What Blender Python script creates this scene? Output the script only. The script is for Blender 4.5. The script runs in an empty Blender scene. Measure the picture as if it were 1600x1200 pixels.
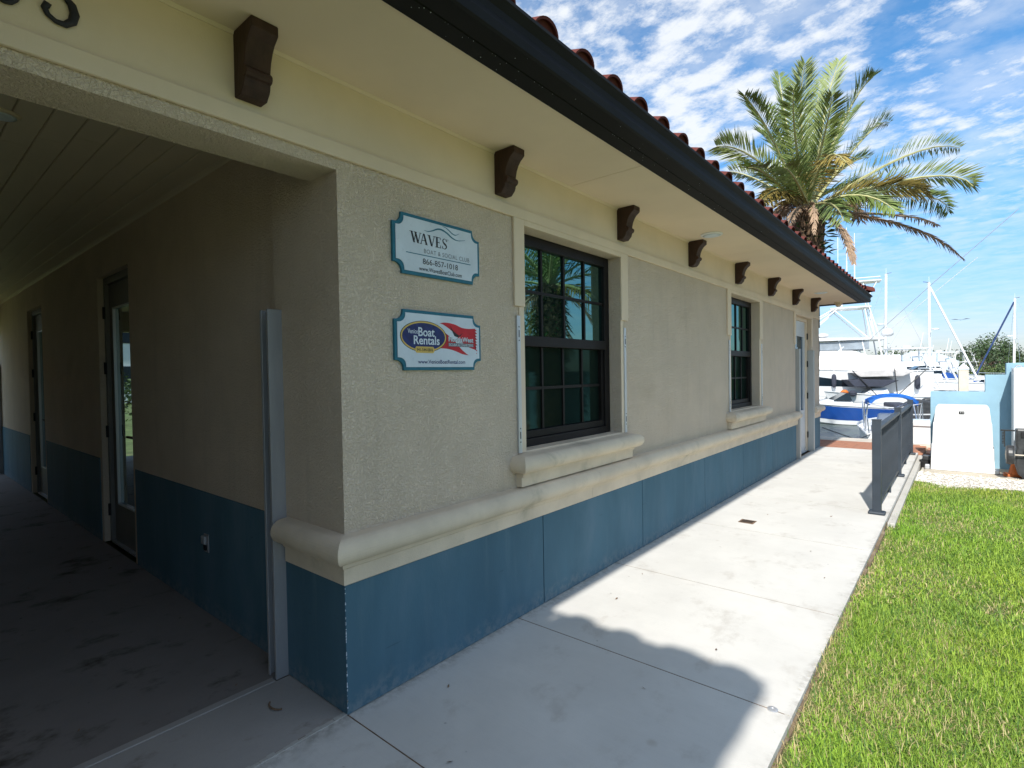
import bpy, bmesh, math, random
import numpy as np
from mathutils import Vector, Matrix

random.seed(7); rng = np.random.default_rng(7)
S = bpy.context.scene
COL = S.collection
PI = math.pi

# ------------------------------------------------------------------ camera
CF, CYAW, CPITCH, CROLL = 835.41, 0.69687, -0.018493, -0.016487
CP = np.array([2.08602, -1.32127, 1.5])
_f = np.array([-math.sin(CYAW)*math.cos(CPITCH), math.cos(CYAW)*math.cos(CPITCH), math.sin(CPITCH)])
_r0 = np.array([math.cos(CYAW), math.sin(CYAW), 0.0]); _u0 = np.cross(_r0, _f)
_r = _r0*math.cos(CROLL)+_u0*math.sin(CROLL); _u = -_r0*math.sin(CROLL)+_u0*math.cos(CROLL)
cam = bpy.data.objects.new('camera', bpy.data.cameras.new('camera')); COL.objects.link(cam)
cam.data.sensor_width = 36; cam.data.lens = CF/1600*36
cam.data.clip_start = .05; cam.data.clip_end = 5000
cam.matrix_world = Matrix(((_r[0], _u[0], -_f[0], CP[0]), (_r[1], _u[1], -_f[1], CP[1]), (_r[2], _u[2], -_f[2], CP[2]), (0, 0, 0, 1)))
S.camera = cam
FH = np.array([-math.sin(CYAW), math.cos(CYAW), 0.]); RH = np.array([math.cos(CYAW), math.sin(CYAW), 0.])
def ground_at(px, d, z):                      # a spot d metres ahead and off to the side, at height z
    p = CP + d*(FH + RH*(px-800)/CF); return (float(p[0]), float(p[1]), z)
def space_at(px, py, d):
    p = CP + d*(_f + _r*(px-800)/CF + _u*(600-py)/CF); return p

# ------------------------------------------------------------------ render look
S.render.engine = 'CYCLES'
S.cycles.use_denoising = True
S.cycles.max_bounces = 8; S.cycles.diffuse_bounces = 5; S.cycles.glossy_bounces = 3; S.cycles.transparent_max_bounces = 6
S.cycles.sample_clamp_indirect = 8
S.view_settings.view_transform = 'Standard'; S.view_settings.look = 'None'
S.view_settings.exposure = 0.70; S.view_settings.gamma = 1
S.view_settings.use_curve_mapping = False

# ------------------------------------------------------------------ node helpers
def nd(nt, typ, ins=None, **props):
    n = nt.nodes.new(typ)
    for k, v in props.items(): setattr(n, k, v)
    for k, v in (ins or {}).items():
        s = n.inputs[k]
        if isinstance(v, bpy.types.NodeSocket): nt.links.new(v, s)
        else: s.default_value = v
    return n
def c4(c): return (c[0], c[1], c[2], 1.0)
def mixc(nt, f, a, b, blend='MIX'):
    n = nd(nt, 'ShaderNodeMix', data_type='RGBA', blend_type=blend)
    for i, v in ((0, f), (6, a), (7, b)):
        if isinstance(v, bpy.types.NodeSocket): nt.links.new(v, n.inputs[i])
        else: n.inputs[i].default_value = v if i == 0 else c4(v)
    return n.outputs[2]
def mth(nt, op, a, b=0.0, c=0.0, clamp=False):
    n = nd(nt, 'ShaderNodeMath', operation=op, use_clamp=clamp)
    for i, v in enumerate((a, b, c)):
        if isinstance(v, bpy.types.NodeSocket): nt.links.new(v, n.inputs[i])
        else: n.inputs[i].default_value = v
    return n.outputs[0]
def remap(nt, v, a, b, c=0.0, d=1.0, smooth=True):
    n = nd(nt, 'ShaderNodeMapRange', {0: v, 1: a, 2: b, 3: c, 4: d}, interpolation_type='SMOOTHSTEP' if smooth else 'LINEAR')
    return n.outputs[0]
def noise(nt, vec, scale, detail=4, rough=.55, dist=0.0):
    return nd(nt, 'ShaderNodeTexNoise', {'Vector': vec, 'Scale': scale, 'Detail': detail, 'Roughness': rough, 'Distortion': dist}).outputs['Fac']

# ------------------------------------------------------------------ sun and sky
SUNV = Vector((0.238, -1.03, 1.0)).normalized()        # towards the sun
sun = bpy.data.objects.new('sun', bpy.data.lights.new('sun', 'SUN')); COL.objects.link(sun)
sun.data.energy = 3.9; sun.data.angle = math.radians(0.9); sun.data.color = (1.0, .955, .88)
sun.rotation_euler = SUNV.to_track_quat('Z', 'Y').to_euler(); sun.location = (20, -60, 60)

W = bpy.data.worlds.new('World'); S.world = W; W.use_nodes = True
nt = W.node_tree; nt.nodes.clear()
geo = nd(nt, 'ShaderNodeTexCoord').outputs['Generated']
sky = nd(nt, 'ShaderNodeTexSky', sky_type='NISHITA', sun_disc=False, sun_elevation=math.asin(SUNV.z),
         sun_rotation=math.atan2(SUNV.x, SUNV.y), altitude=0, air_density=1.0, dust_density=0.6, ozone_density=2.6)
sep = nd(nt, 'ShaderNodeSeparateXYZ', {0: geo})
zz = mth(nt, 'MAXIMUM', sep.outputs[2], 0.0)
den = mth(nt, 'ADD', zz, 0.075)
px_ = mth(nt, 'DIVIDE', sep.outputs[0], den); py_ = mth(nt, 'DIVIDE', sep.outputs[1], den)
pl = nd(nt, 'ShaderNodeCombineXYZ', {0: px_, 1: py_, 2: 0.0}).outputs[0]
plr = nd(nt, 'ShaderNodeMapping', {'Vector': pl, 'Rotation': (0, 0, math.radians(28)), 'Scale': (1.0, 1.15, 1.0), 'Location': (3.1, 1.7, 0)}).outputs[0]
cover = noise(nt, plr, 1.0, 4, .55, .3)
puff = noise(nt, plr, 8.0, 9, .68, 0.0)
vor = nd(nt, 'ShaderNodeTexVoronoi', {'Vector': plr, 'Scale': 12.5, 'Smoothness': 1.0}, feature='SMOOTH_F1').outputs['Distance']
veil = noise(nt, plr, 3.2, 6, .62, .1)
cells = mth(nt, 'ADD', mth(nt, 'MULTIPLY', puff, 1.30), mth(nt, 'MULTIPLY', mth(nt, 'SUBTRACT', 0.50, vor), 0.50))
thick = mth(nt, 'ADD', cells, mth(nt, 'MULTIPLY', mth(nt, 'SUBTRACT', cover, 0.58), 0.85))
m1 = mth(nt, 'MULTIPLY', remap(nt, thick, 0.42, 0.90), mth(nt, 'MULTIPLY', remap(nt, zz, 0.08, 0.36, 0.22, 1.0), 0.90))
m2 = mth(nt, 'MULTIPLY', remap(nt, veil, 0.34, 0.72), 0.40)
mm = mth(nt, 'MAXIMUM', m1, m2)
lowfade = remap(nt, zz, 0.02, 0.30, 0.50, 1.0)
mm = mth(nt, 'MULTIPLY', mm, lowfade)
# low cumulus bank beyond the harbour
az = mth(nt, 'ARCTAN2', sep.outputs[0], sep.outputs[1])
cn = nd(nt, 'ShaderNodeCombineXYZ', {0: mth(nt, 'MULTIPLY', az, 9.0), 1: mth(nt, 'MULTIPLY', sep.outputs[2], 16.0), 2: 0.0}).outputs[0]
cnn = noise(nt, cn, 1.5, 6, .55, .2)
dz = mth(nt, 'DIVIDE', mth(nt, 'SUBTRACT', sep.outputs[2], 0.055), 0.034)
da = mth(nt, 'DIVIDE', mth(nt, 'ADD', az, 0.075), 0.046)
rr = mth(nt, 'ADD', mth(nt, 'MULTIPLY', dz, dz), mth(nt, 'MULTIPLY', da, da))
cum = remap(nt, mth(nt, 'ADD', rr, mth(nt, 'MULTIPLY', mth(nt, 'SUBTRACT', 0.5, cnn), 3.2)), 1.25, 0.2, 0.0, 0.62)
mm = mth(nt, 'MAXIMUM', mm, cum)
blue = mixc(nt, 1.0, sky.outputs[0], (0.50, 0.92, 1.12), 'MULTIPLY')
blue = mixc(nt, remap(nt, zz, 0.0, 0.30, 0.0, 1.0), mixc(nt, 1.0, blue, (1.22, .68, .67), 'MULTIPLY'), blue)
SKY_STRENGTH = 0.115
shade = remap(nt, thick, 0.5, 1.1, 5.7, 5.3)
cloudc = nd(nt, 'ShaderNodeCombineXYZ', {0: shade, 1: mth(nt, 'MULTIPLY', shade, 1.03), 2: mth(nt, 'MULTIPLY', shade, 1.06)}).outputs[0]
skyc = mixc(nt, mm, blue, cloudc)
bg = nd(nt, 'ShaderNodeBackground', {'Color': skyc, 'Strength': SKY_STRENGTH})
nt.links.new(bg.outputs[0], nd(nt, 'ShaderNodeOutputWorld').inputs[0])

# ------------------------------------------------------------------ materials
MATS = {}
def mat(name, col, rough=.7, var=.12, vs=3.0, bump=0.0, bs=80.0, metal=0.0, spec=.5, col2=None, c2s=1.5, c2a=.45, c2b=.65, bdist=.004, detail=5, stretch=None, coat=0.0, sheen=None, fine=0.0):
    m = bpy.data.materials.new(name); m.use_nodes = True; nt = m.node_tree
    p = nt.nodes['Principled BSDF']
    tc = nd(nt, 'ShaderNodeTexCoord').outputs['Object']
    if stretch: tc = nd(nt, 'ShaderNodeMapping', {'Vector': tc, 'Scale': stretch}).outputs[0]
    base = c4(col)
    if var > 0:
        f = noise(nt, tc, vs, detail, .6)
        lo = tuple(x*(1-var) for x in col); hi = tuple(min(1, x*(1+var)) for x in col)
        base = mixc(nt, remap(nt, f, .28, .72), lo, hi)
    if fine > 0:
        f3 = noise(nt, tc, bs*1.3, 3, .6)
        base = mixc(nt, remap(nt, f3, .3, .7), mixc(nt, 1.0, base, (1-fine,)*3, 'MULTIPLY'), base)
    if col2 is not None:
        f2 = noise(nt, tc, c2s, 6, .65, .3)
        base = mixc(nt, remap(nt, f2, c2a, c2b), base, col2)
    if isinstance(base, bpy.types.NodeSocket): nt.links.new(base, p.inputs['Base Color'])
    else: p.inputs['Base Color'].default_value = base
    p.inputs['Roughness'].default_value = rough; p.inputs['Metallic'].default_value = metal
    p.inputs['Specular IOR Level'].default_value = spec
    p.inputs['Coat Weight'].default_value = coat
    if bump > 0:
        b = noise(nt, tc, bs, 4, .6)
        bn = nd(nt, 'ShaderNodeBump', {'Strength': bump, 'Distance': bdist, 'Height': b})
        nt.links.new(bn.outputs[0], p.inputs['Normal'])
    MATS[name] = m; return m

def stucco(name, col, amp, scale):
    m = mat(name, col, rough=.92, var=.05, vs=2.2, spec=.25, col2=(col[0]*.80, col[1]*.78, col[2]*.74), c2s=1.1, c2a=.52, c2b=.9)
    nt = m.node_tree; p = nt.nodes['Principled BSDF']
    tc = nd(nt, 'ShaderNodeTexCoord').outputs['Object']
    a = noise(nt, tc, scale, 3, .5, .8)
    b = noise(nt, tc, scale*3.3, 2, .6)
    h = mth(nt, 'ADD', remap(nt, a, .40, .62), mth(nt, 'MULTIPLY', b, .35))
    src = p.inputs['Base Color'].links[0].from_socket
    stv = noise(nt, nd(nt, 'ShaderNodeMapping', {'Vector': tc, 'Scale': (7, 7, .5)}).outputs[0], 1.3, 6, .65, .2)
    blot = noise(nt, tc, 4.5, 6, .7)
    src = mixc(nt, mth(nt, 'MULTIPLY', remap(nt, stv, .52, .78), .28), src, tuple(x*.68 for x in col))
    src = mixc(nt, mth(nt, 'MULTIPLY', remap(nt, blot, .55, .75), .18), src, tuple(min(1, x*1.12) for x in col))
    nt.links.new(src, p.inputs['Base Color'])
    bn = nd(nt, 'ShaderNodeBump', {'Strength': amp, 'Distance': .006, 'Height': h})
    nt.links.new(bn.outputs[0], p.inputs['Normal'])
    return m

M = {}
M['stucco'] = stucco('stucco', (.70, .575, .445), .85, 95)
M['smooth'] = mat('cream_paint', (.73, .595, .445), .85, .05, 2.0, .25, 160, spec=.3, bdist=.003)
M['soffit'] = mat('soffit_paint', (.75, .61, .46), .85, .04, 1.5, .12, 200, spec=.3)
M['trim'] = mat('ledge_paint', (.68, .565, .425), .8, .10, 3.0, .45, 130, spec=.25, col2=(.42, .36, .26), c2s=3.4, c2a=.52, c2b=.84, bdist=.003)
M['blue'] = mat('blue_paint', (.066, .142, .19), .82, .10, 2.3, .22, 110, spec=.3, col2=(.110, .185, .235), c2s=2.4, c2a=.46, c2b=.85, stretch=(1, 1, .35))
nt = MATS['blue_paint'].node_tree; p = nt.nodes['Principled BSDF']; src = p.inputs['Base Color'].links[0].from_socket
tc = nd(nt, 'ShaderNodeTexCoord').outputs['Object']; zc = nd(nt, 'ShaderNodeSeparateXYZ', {0: tc}).outputs[2]
gm_ = mth(nt, 'MULTIPLY', remap(nt, mth(nt, 'ADD', zc, mth(nt, 'MULTIPLY', noise(nt, tc, 7, 5, .65), -.16)), .04, -.07), remap(nt, noise(nt, tc, 26, 5, .7), .38, .62))
c1 = mixc(nt, mth(nt, 'MULTIPLY', gm_, .38), src, (.26, .28, .28))
c2_ = mixc(nt, mth(nt, 'MULTIPLY', remap(nt, noise(nt, nd(nt, 'ShaderNodeMapping', {'Vector': tc, 'Scale': (9, 9, .8)}).outputs[0], 1.2, 5, .6), .55, .8), .35), c1, (.14, .22, .26))
sc_ = remap(nt, noise(nt, nd(nt, 'ShaderNodeMapping', {'Vector': tc, 'Rotation': (.5, 0, 0), 'Scale': (4, 1.2, 14)}).outputs[0], 3.0, 3, .5), .70, .76)
nt.links.new(mixc(nt, mth(nt, 'MULTIPLY', sc_, .5), c2_, (.04, .075, .10)), p.inputs['Base Color'])
M['bluewall'] = mat('light_blue_paint', (.26, .42, .52), .85, .07, 2.0, .2, 90, spec=.25)
M['brown'] = mat('corbel_brown', (.045, .022, .015), .65, .30, 20, .45, 60, spec=.35, bdist=.006, stretch=(1, 1, .25))
M['gutter'] = mat('dark_bronze_metal', (.010, .010, .0105), .6, .15, 4, .05, 60, spec=.14, col2=(.028, .025, .023), c2s=9, c2a=.6, c2b=.8)
M['tile'] = mat('terracotta', (.115, .034, .028), .85, .35, 6, .4, 45, spec=.12, col2=(.085, .028, .022), c2s=4, c2a=.5, c2b=.72)
M['mortar'] = mat('mortar_red', (.040, .015, .012), .95, .25, 20, .5, 60, spec=.1)
M['frame'] = mat('bronze_frame', (.012, .0095, .009), .5, .2, 8, spec=.22)
M['postlit'] = mat('post_aluminium_lit', (.42, .42, .40), .5, .08, 6, metal=.15, stretch=(1, 1, .2))  # lighter copy of the post metal; bounced light put into its colour
M['alu'] = mat('aluminium', (.60, .61, .63), .45, .10, 9, .06, 90, metal=.65, spec=.5, stretch=(1, 1, .12), col2=(.25, .25, .26), c2s=3, c2a=.58, c2b=.8)
M['dark'] = mat('black_slot', (.008, .008, .009), .7, 0)
M['white'] = mat('white_paint', (.74, .74, .74), .45, .04, 3)
M['door'] = mat('door_paint', (.62, .62, .62), .5, .06, 3)
M['doorgrey'] = mat('door_grey', (.16, .155, .14), .5, .1, 3)
M['plank'] = mat('plank_paint', (.60, .50, .37), .55, .06, 3, .1, 60, spec=.35, stretch=(.2, 1, 1))
M['gel'] = mat('gelcoat_white', (.68, .69, .70), .22, .03, 1.2, spec=.5, coat=.3)
M['gelg'] = mat('deck_grey', (.55, .56, .57), .5, .06, 3)
M['chrome'] = mat('stainless', (.72, .73, .75), .22, .05, 3, metal=.9)
M['pole'] = mat('white_spar', (.78, .78, .78), .35, .03, 2)
M['bluegel'] = mat('blue_gelcoat', (.008, .055, .25), .2, .10, 1.5, coat=.4)
M['canvasblue'] = mat('blue_canvas', (.010, .13, .50), .8, .15, 5, .2, 40)
M['navy'] = mat('navy_canvas', (.015, .04, .13), .8, .2, 5, .3, 20)
M['canvasgrey'] = mat('grey_canvas', (.50, .48, .47), .85, .12, 4, .2, 30)
M['canvasdark'] = mat('charcoal_canvas', (.035, .04, .06), .85, .2, 4, .2, 30)
M['boatglass'] = mat('smoked_glass', (.008, .016, .024), .12, .2, 2, spec=.28)
M['clear'] = mat('vinyl_window', (.26, .30, .34), .15, .2, 2, spec=.6)
M['rubber'] = mat('black_plastic', (.022, .022, .023), .5, .3, 8, .1, 40)
M['rubberg'] = mat('worn_black_plastic', (.040, .041, .043), .42, .4, 9, .12, 60, col2=(.10, .10, .10), c2s=6, c2a=.6, c2b=.8)
M['orange'] = mat('orange_plastic', (.52, .13, .02), .6, .25, 8)
M['teal'] = mat('teal_paint', (.010, .135, .20), .6, .1, 20)
M['signwhite'] = mat('sign_white', (.60, .66, .72), .55, .06, 8, .08, 90, col2=(.48, .54, .60), c2s=30, c2a=.55, c2b=.8)
M['ink'] = mat('black_ink', (.012, .012, .016), .6, 0)
M['inkgrey'] = mat('grey_ink', (.14, .15, .17), .6, 0)
M['inknavy'] = mat('navy_ink', (.010, .022, .12), .6, .3, 25)
M['gold'] = mat('gold_paint', (.62, .42, .10), .55, .1, 20)
M['red'] = mat('red_paint', (.50, .012, .022), .6, .2, 12)
M['postg'] = mat('post_steel', (.34, .34, .35), .5, .18, 6, .08, 50, metal=.25, stretch=(1, 1, .15), col2=(.30, .30, .31), c2s=2, c2a=.5, c2b=.8)
M['rail'] = mat('slate_powdercoat', (.036, .046, .060), .5, .18, 4, spec=.3, col2=(.055, .068, .085), c2s=2, c2a=.5, c2b=.8)
M['bark'] = mat('bark', (.13, .095, .065), .95, .4, 10, .6, 20)
M['boot'] = mat('palm_boots', (.16, .10, .06), .95, .45, 12, .6, 30)
M['frond'] = mat('palm_green', (.165, .22, .062), .5, .25, 3, spec=.45)
M['frond2'] = mat('palm_silver_green', (.235, .285, .10), .5, .2, 3, spec=.45)
M['frondy'] = mat('palm_yellowing', (.26, .20, .05), .6, .3, 3)
M['frondd'] = mat('palm_dead', (.32, .22, .145), .8, .3, 3)
M['rachis'] = mat('palm_rachis', (.42, .40, .18), .55, .15, 5)
M['fern'] = mat('fern_green', (.05, .10, .025), .6, .3, 6)
M['leafA'] = mat('mangrove_leaf', (.050, .085, .028), .6, .35, 1.2)
M['leafB'] = mat('pine_leaf', (.035, .060, .028), .7, .3, 1.5)
M['leafC'] = mat('bush_leaf', (.085, .125, .030), .6, .35, 1.0)
M['leafD'] = mat('far_leaf', (.075, .105, .075), .7, .3, .6)  # greyer, bluer green: distance haze put into the leaf colour
M['piling'] = mat('piling_concrete', (.62, .55, .45), .9, .12, 3, .3, 50)
M['metalroof'] = mat('pale_metal_roof', (.50, .58, .64), .45, .08, 2)
M['pebble'] = mat('pebble', (.62, .58, .52), .9, .25, 30)

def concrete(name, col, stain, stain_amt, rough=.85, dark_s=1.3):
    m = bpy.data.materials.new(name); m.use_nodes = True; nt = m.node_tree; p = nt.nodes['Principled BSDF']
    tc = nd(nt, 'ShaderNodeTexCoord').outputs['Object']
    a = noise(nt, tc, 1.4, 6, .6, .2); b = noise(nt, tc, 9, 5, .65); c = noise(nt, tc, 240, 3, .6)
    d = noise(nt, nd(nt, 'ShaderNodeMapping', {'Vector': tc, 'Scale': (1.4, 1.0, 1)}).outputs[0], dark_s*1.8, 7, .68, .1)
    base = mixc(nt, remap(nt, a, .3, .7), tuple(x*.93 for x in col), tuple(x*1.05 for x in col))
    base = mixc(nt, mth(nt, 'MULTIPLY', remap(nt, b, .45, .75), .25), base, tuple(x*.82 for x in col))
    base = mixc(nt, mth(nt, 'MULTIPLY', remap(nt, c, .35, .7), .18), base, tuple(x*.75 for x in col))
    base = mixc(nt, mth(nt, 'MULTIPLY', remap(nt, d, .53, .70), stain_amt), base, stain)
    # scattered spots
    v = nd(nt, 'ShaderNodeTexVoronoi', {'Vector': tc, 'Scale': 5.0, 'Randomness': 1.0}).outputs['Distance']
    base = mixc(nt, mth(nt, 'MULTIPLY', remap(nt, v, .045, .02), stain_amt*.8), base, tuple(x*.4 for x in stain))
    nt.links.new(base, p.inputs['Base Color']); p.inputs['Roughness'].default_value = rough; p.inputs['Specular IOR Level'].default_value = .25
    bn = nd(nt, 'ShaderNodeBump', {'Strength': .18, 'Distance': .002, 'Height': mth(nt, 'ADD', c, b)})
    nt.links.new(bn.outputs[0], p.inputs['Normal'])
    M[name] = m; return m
concrete('walk', (.60, .585, .55), (.40, .37, .33), .55)
nt = M['walk'].node_tree; p = nt.nodes['Principled BSDF']; src = p.inputs['Base Color'].links[0].from_socket
tc = nd(nt, 'ShaderNodeTexCoord').outputs['Object']; xc_ = nd(nt, 'ShaderNodeSeparateXYZ', {0: tc}).outputs[0]
e1 = remap(nt, mth(nt, 'ADD', xc_, mth(nt, 'MULTIPLY', noise(nt, tc, 5, 6, .7), -.16)), .02, -.08)
e2 = remap(nt, mth(nt, 'ADD', xc_, mth(nt, 'MULTIPLY', noise(nt, tc, 3.5, 6, .7), .30)), 1.62, 1.72)
br = noise(nt, nd(nt, 'ShaderNodeMapping', {'Vector': tc, 'Scale': (.6, 30, 1)}).outputs[0], 6, 4, .6)
ed = mth(nt, 'MULTIPLY', mth(nt, 'MAXIMUM', e1, e2), remap(nt, noise(nt, tc, 22, 5, .7), .36, .62))
c1 = mixc(nt, mth(nt, 'MULTIPLY', ed, .55), src, (.23, .21, .18))
c1 = mixc(nt, mth(nt, 'MULTIPLY', remap(nt, br, .42, .7), .10), c1, (.40, .385, .36))
rst = nd(nt, 'ShaderNodeTexVoronoi', {'Vector': tc, 'Scale': 1.7, 'Randomness': 1.0}).outputs['Distance']
rs = mth(nt, 'MULTIPLY', remap(nt, mth(nt, 'ADD', rst, mth(nt, 'MULTIPLY', noise(nt, tc, 18, 4, .6), .06)), .085, .045), .40)
nt.links.new(mixc(nt, rs, c1, (.33, .28, .22)), p.inputs['Base Color'])
concrete('kerb', (.48, .46, .42), (.30, .28, .24), .5)
concrete('thresh', (.38, .355, .33), (.13, .105, .07), .8, .8)
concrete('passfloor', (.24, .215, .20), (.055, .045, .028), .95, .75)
concrete('pad', (.47, .42, .34), (.30, .26, .2), .4)
concrete('quay', (.55, .50, .43), (.35, .31, .26), .5)

def pane_mat(name, tint, refl, base, rough=.015):
    m = bpy.data.materials.new(name); m.use_nodes = True; nt = m.node_tree; nt.nodes.clear()
    d = nd(nt, 'ShaderNodeBsdfDiffuse', {'Color': c4(base)})
    g = nd(nt, 'ShaderNodeBsdfGlossy', {'Color': c4(tint), 'Roughness': rough})
    tc = nd(nt, 'ShaderNodeTexCoord').outputs['Object']
    bn = nd(nt, 'ShaderNodeBump', {'Strength': .015, 'Distance': .01, 'Height': noise(nt, tc, 2.2, 2)})
    nt.links.new(bn.outputs[0], g.inputs['Normal'])
    mx = nd(nt, 'ShaderNodeMixShader', {0: refl, 1: d.outputs[0], 2: g.outputs[0]})
    nt.links.new(mx.outputs[0], nd(nt, 'ShaderNodeOutputMaterial').inputs[0])
    M[name] = m; return m
pane_mat('pane_up', (.50, .95, .90), .30, (.004, .010, .009))
pane_mat('pane_low', (.35, .70, .60), .045, (.008, .014, .011), .04)
pane_mat('pane_door', (.75, .92, .95), .55, (.012, .016, .018))
pane_mat('pane_far', (.7, .85, 1.0), .35, (.02, .03, .04))

# water
m = bpy.data.materials.new('sea_water'); m.use_nodes = True; nt = m.node_tree; p = nt.nodes['Principled BSDF']
tc = nd(nt, 'ShaderNodeTexCoord').outputs['Object']
p.inputs['Base Color'].default_value = (.085, .115, .105, 1); p.inputs['Roughness'].default_value = .18; p.inputs['IOR'].default_value = 1.33
h = mth(nt, 'ADD', noise(nt, nd(nt, 'ShaderNodeMapping', {'Vector': tc, 'Scale': (1, 1.6, 1)}).outputs[0], 1.1, 6, .65), noise(nt, tc, .5, 3, .5))
nt.links.new(nd(nt, 'ShaderNodeBump', {'Strength': .8, 'Distance': .22, 'Height': h}).outputs[0], p.inputs['Normal'])
M['water'] = m
# ground, soil, lawn, pavers
M['soil'] = mat('soil', (.16, .115, .07), .95, .3, 6, .5, 60, col2=(.30, .24, .16), c2s=4, c2a=.5, c2b=.7)
M['lawnbase'] = mat('lawn_base', (.14, .17, .05), .95, .35, 4, .6, 70, col2=(.33, .26, .14), c2s=2.6, c2a=.56, c2b=.74)
M['paver'] = mat('brick_paver', (.38, .17, .10), .85, .3, 7, .3, 60, col2=(.30, .20, .15), c2s=5, c2a=.5, c2b=.75)
M['gravelbase'] = mat('gravel_bed', (.50, .46, .40), .95, .25, 25, .6, 90)
m = bpy.data.materials.new('grass_blades'); m.use_nodes = True; nt = m.node_tree; p = nt.nodes['Principled BSDF']
at_ = nd(nt, 'ShaderNodeAttribute', attribute_name='tint').outputs['Color']
nt.links.new(at_, p.inputs['Base Color']); p.inputs['Roughness'].default_value = .55; p.inputs['Specular IOR Level'].default_value = .3
tr = nd(nt, 'ShaderNodeBsdfTranslucent'); nt.links.new(at_, tr.inputs[0])
mx = nd(nt, 'ShaderNodeMixShader', {0: .3, 1: p.outputs[0], 2: tr.outputs[0]})
nt.links.new(mx.outputs[0], nt.nodes['Material Output'].inputs[0])
M['grass'] = m

# ------------------------------------------------------------------ mesh helpers
class MB:
    def __init__(s): s.v = []; s.f = []
    def add(s, vs, fs):
        o = len(s.v); s.v += [tuple(map(float, q)) for q in vs]; s.f += [tuple(i+o for i in q) for q in fs]; return s
    def box(s, x0, x1, y0, y1, z0, z1):
        return s.add([(x0, y0, z0), (x1, y0, z0), (x1, y1, z0), (x0, y1, z0), (x0, y0, z1), (x1, y0, z1), (x1, y1, z1), (x0, y1, z1)],
                     [(0, 3, 2, 1), (4, 5, 6, 7), (0, 1, 5, 4), (1, 2, 6, 5), (2, 3, 7, 6), (3, 0, 4, 7)])
    def prism(s, pts, fn, a, b):                 # closed 2-D outline swept from a to b; fn(u, v, t) gives the point
        n = len(pts)
        vs = [fn(u, v, a) for u, v in pts] + [fn(u, v, b) for u, v in pts]
        fs = [tuple(range(n))[::-1], tuple(range(n, 2*n))] + [(i, (i+1) % n, n+(i+1) % n, n+i) for i in range(n)]
        return s.add(vs, fs)
    def tube(s, pts, rad, n=6, cap=True):
        pts = [Vector(q) for q in pts]
        if not isinstance(rad, (list, tuple)): rad = [rad]*len(pts)
        vs = []; prev = None
        for i, q in enumerate(pts):
            t = (pts[min(i+1, len(pts)-1)]-pts[max(i-1, 0)]).normalized()
            if prev is None: a = t.orthogonal().normalized()
            else:
                a = prev - t*prev.dot(t); a = a.normalized() if a.length > 1e-6 else t.orthogonal().normalized()
            prev = a; b = t.cross(a)
            vs += [q+(a*math.cos(2*PI*k/n)+b*math.sin(2*PI*k/n))*rad[i] for k in range(n)]
        fs = [(i*n+k, i*n+(k+1) % n, (i+1)*n+(k+1) % n, (i+1)*n+k) for i in range(len(pts)-1) for k in range(n)]
        if cap: fs += [tuple(range(n))[::-1], tuple(range((len(pts)-1)*n, len(pts)*n))]
        return s.add(vs, fs)
    def lathe(s, prof, c=(0, 0, 0), n=16, axis='z'):
        vs = []
        for r, z in prof:
            for k in range(n):
                a = 2*PI*k/n; q = (r*math.cos(a), r*math.sin(a), z)
                if axis == 'x': q = (q[2], q[0], q[1])
                if axis == 'y': q = (q[0], q[2], q[1])
                vs.append((q[0]+c[0], q[1]+c[1], q[2]+c[2]))
        L = len(prof)
        fs = [(i*n+k, i*n+(k+1) % n, (i+1)*n+(k+1) % n, (i+1)*n+k) for i in range(L-1) for k in range(n)]
        fs += [tuple(range(n))[::-1], tuple(range((L-1)*n, L*n))]
        return s.add(vs, fs)
    def cells(s, axis, us, zs, solid, a, b):     # a wall of cells with openings; axis 'y': runs along y, thickness in x a..b
        nu, nz = len(us)-1, len(zs)-1
        so = lambda i, j: 0 <= i < nu and 0 <= j < nz and solid((us[i]+us[i+1])/2, (zs[j]+zs[j+1])/2)
        P = (lambda u, t, z: (t, u, z)) if axis == 'y' else (lambda u, t, z: (u, t, z))
        for i in range(nu):
            for j in range(nz):
                if not so(i, j): continue
                u0, u1, z0, z1 = us[i], us[i+1], zs[j], zs[j+1]
                Q = lambda *q: s.add([P(*k) for k in q], [(0, 1, 2, 3)])
                for t in (a, b): Q((u0, t, z0), (u1, t, z0), (u1, t, z1), (u0, t, z1))
                if not so(i-1, j): Q((u0, a, z0), (u0, b, z0), (u0, b, z1), (u0, a, z1))
                if not so(i+1, j): Q((u1, a, z0), (u1, b, z0), (u1, b, z1), (u1, a, z1))
                if not so(i, j-1): Q((u0, a, z0), (u1, a, z0), (u1, b, z0), (u0, b, z0))
                if not so(i, j+1): Q((u0, a, z1), (u1, a, z1), (u1, b, z1), (u0, b, z1))
        return s
    def mesh(s, name, m, smooth=False, fix=True):
        me = bpy.data.meshes.new(name); me.from_pydata(s.v, [], s.f)
        if fix and len(s.v) < 30000:
            b = bmesh.new(); b.from_mesh(me); bmesh.ops.recalc_face_normals(b, faces=b.faces); b.to_mesh(me); b.free()
        if smooth: me.polygons.foreach_set('use_smooth', [True]*len(me.polygons))
        if m is not None: me.materials.append(M[m] if isinstance(m, str) else m)
        return me
    def build(s, name, m, parent=None, smooth=False, bevel=0.0, loc=None, fix=True, seg=2, **props):
        o = link(name, s.mesh(name, m, smooth, fix), parent, loc)
        if bevel: bev(o, bevel, seg)
        for k, v in props.items(): o[k] = v
        return o
def link(name, me, parent=None, loc=None):
    o = bpy.data.objects.new(name, me); COL.objects.link(o); o.parent = parent
    if loc: o.location = loc
    return o
def bev(o, w, seg=2):
    b = o.modifiers.new('bevel', 'BEVEL'); b.width = w; b.segments = seg; b.limit_method = 'ANGLE'; b.angle_limit = math.radians(40)
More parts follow.
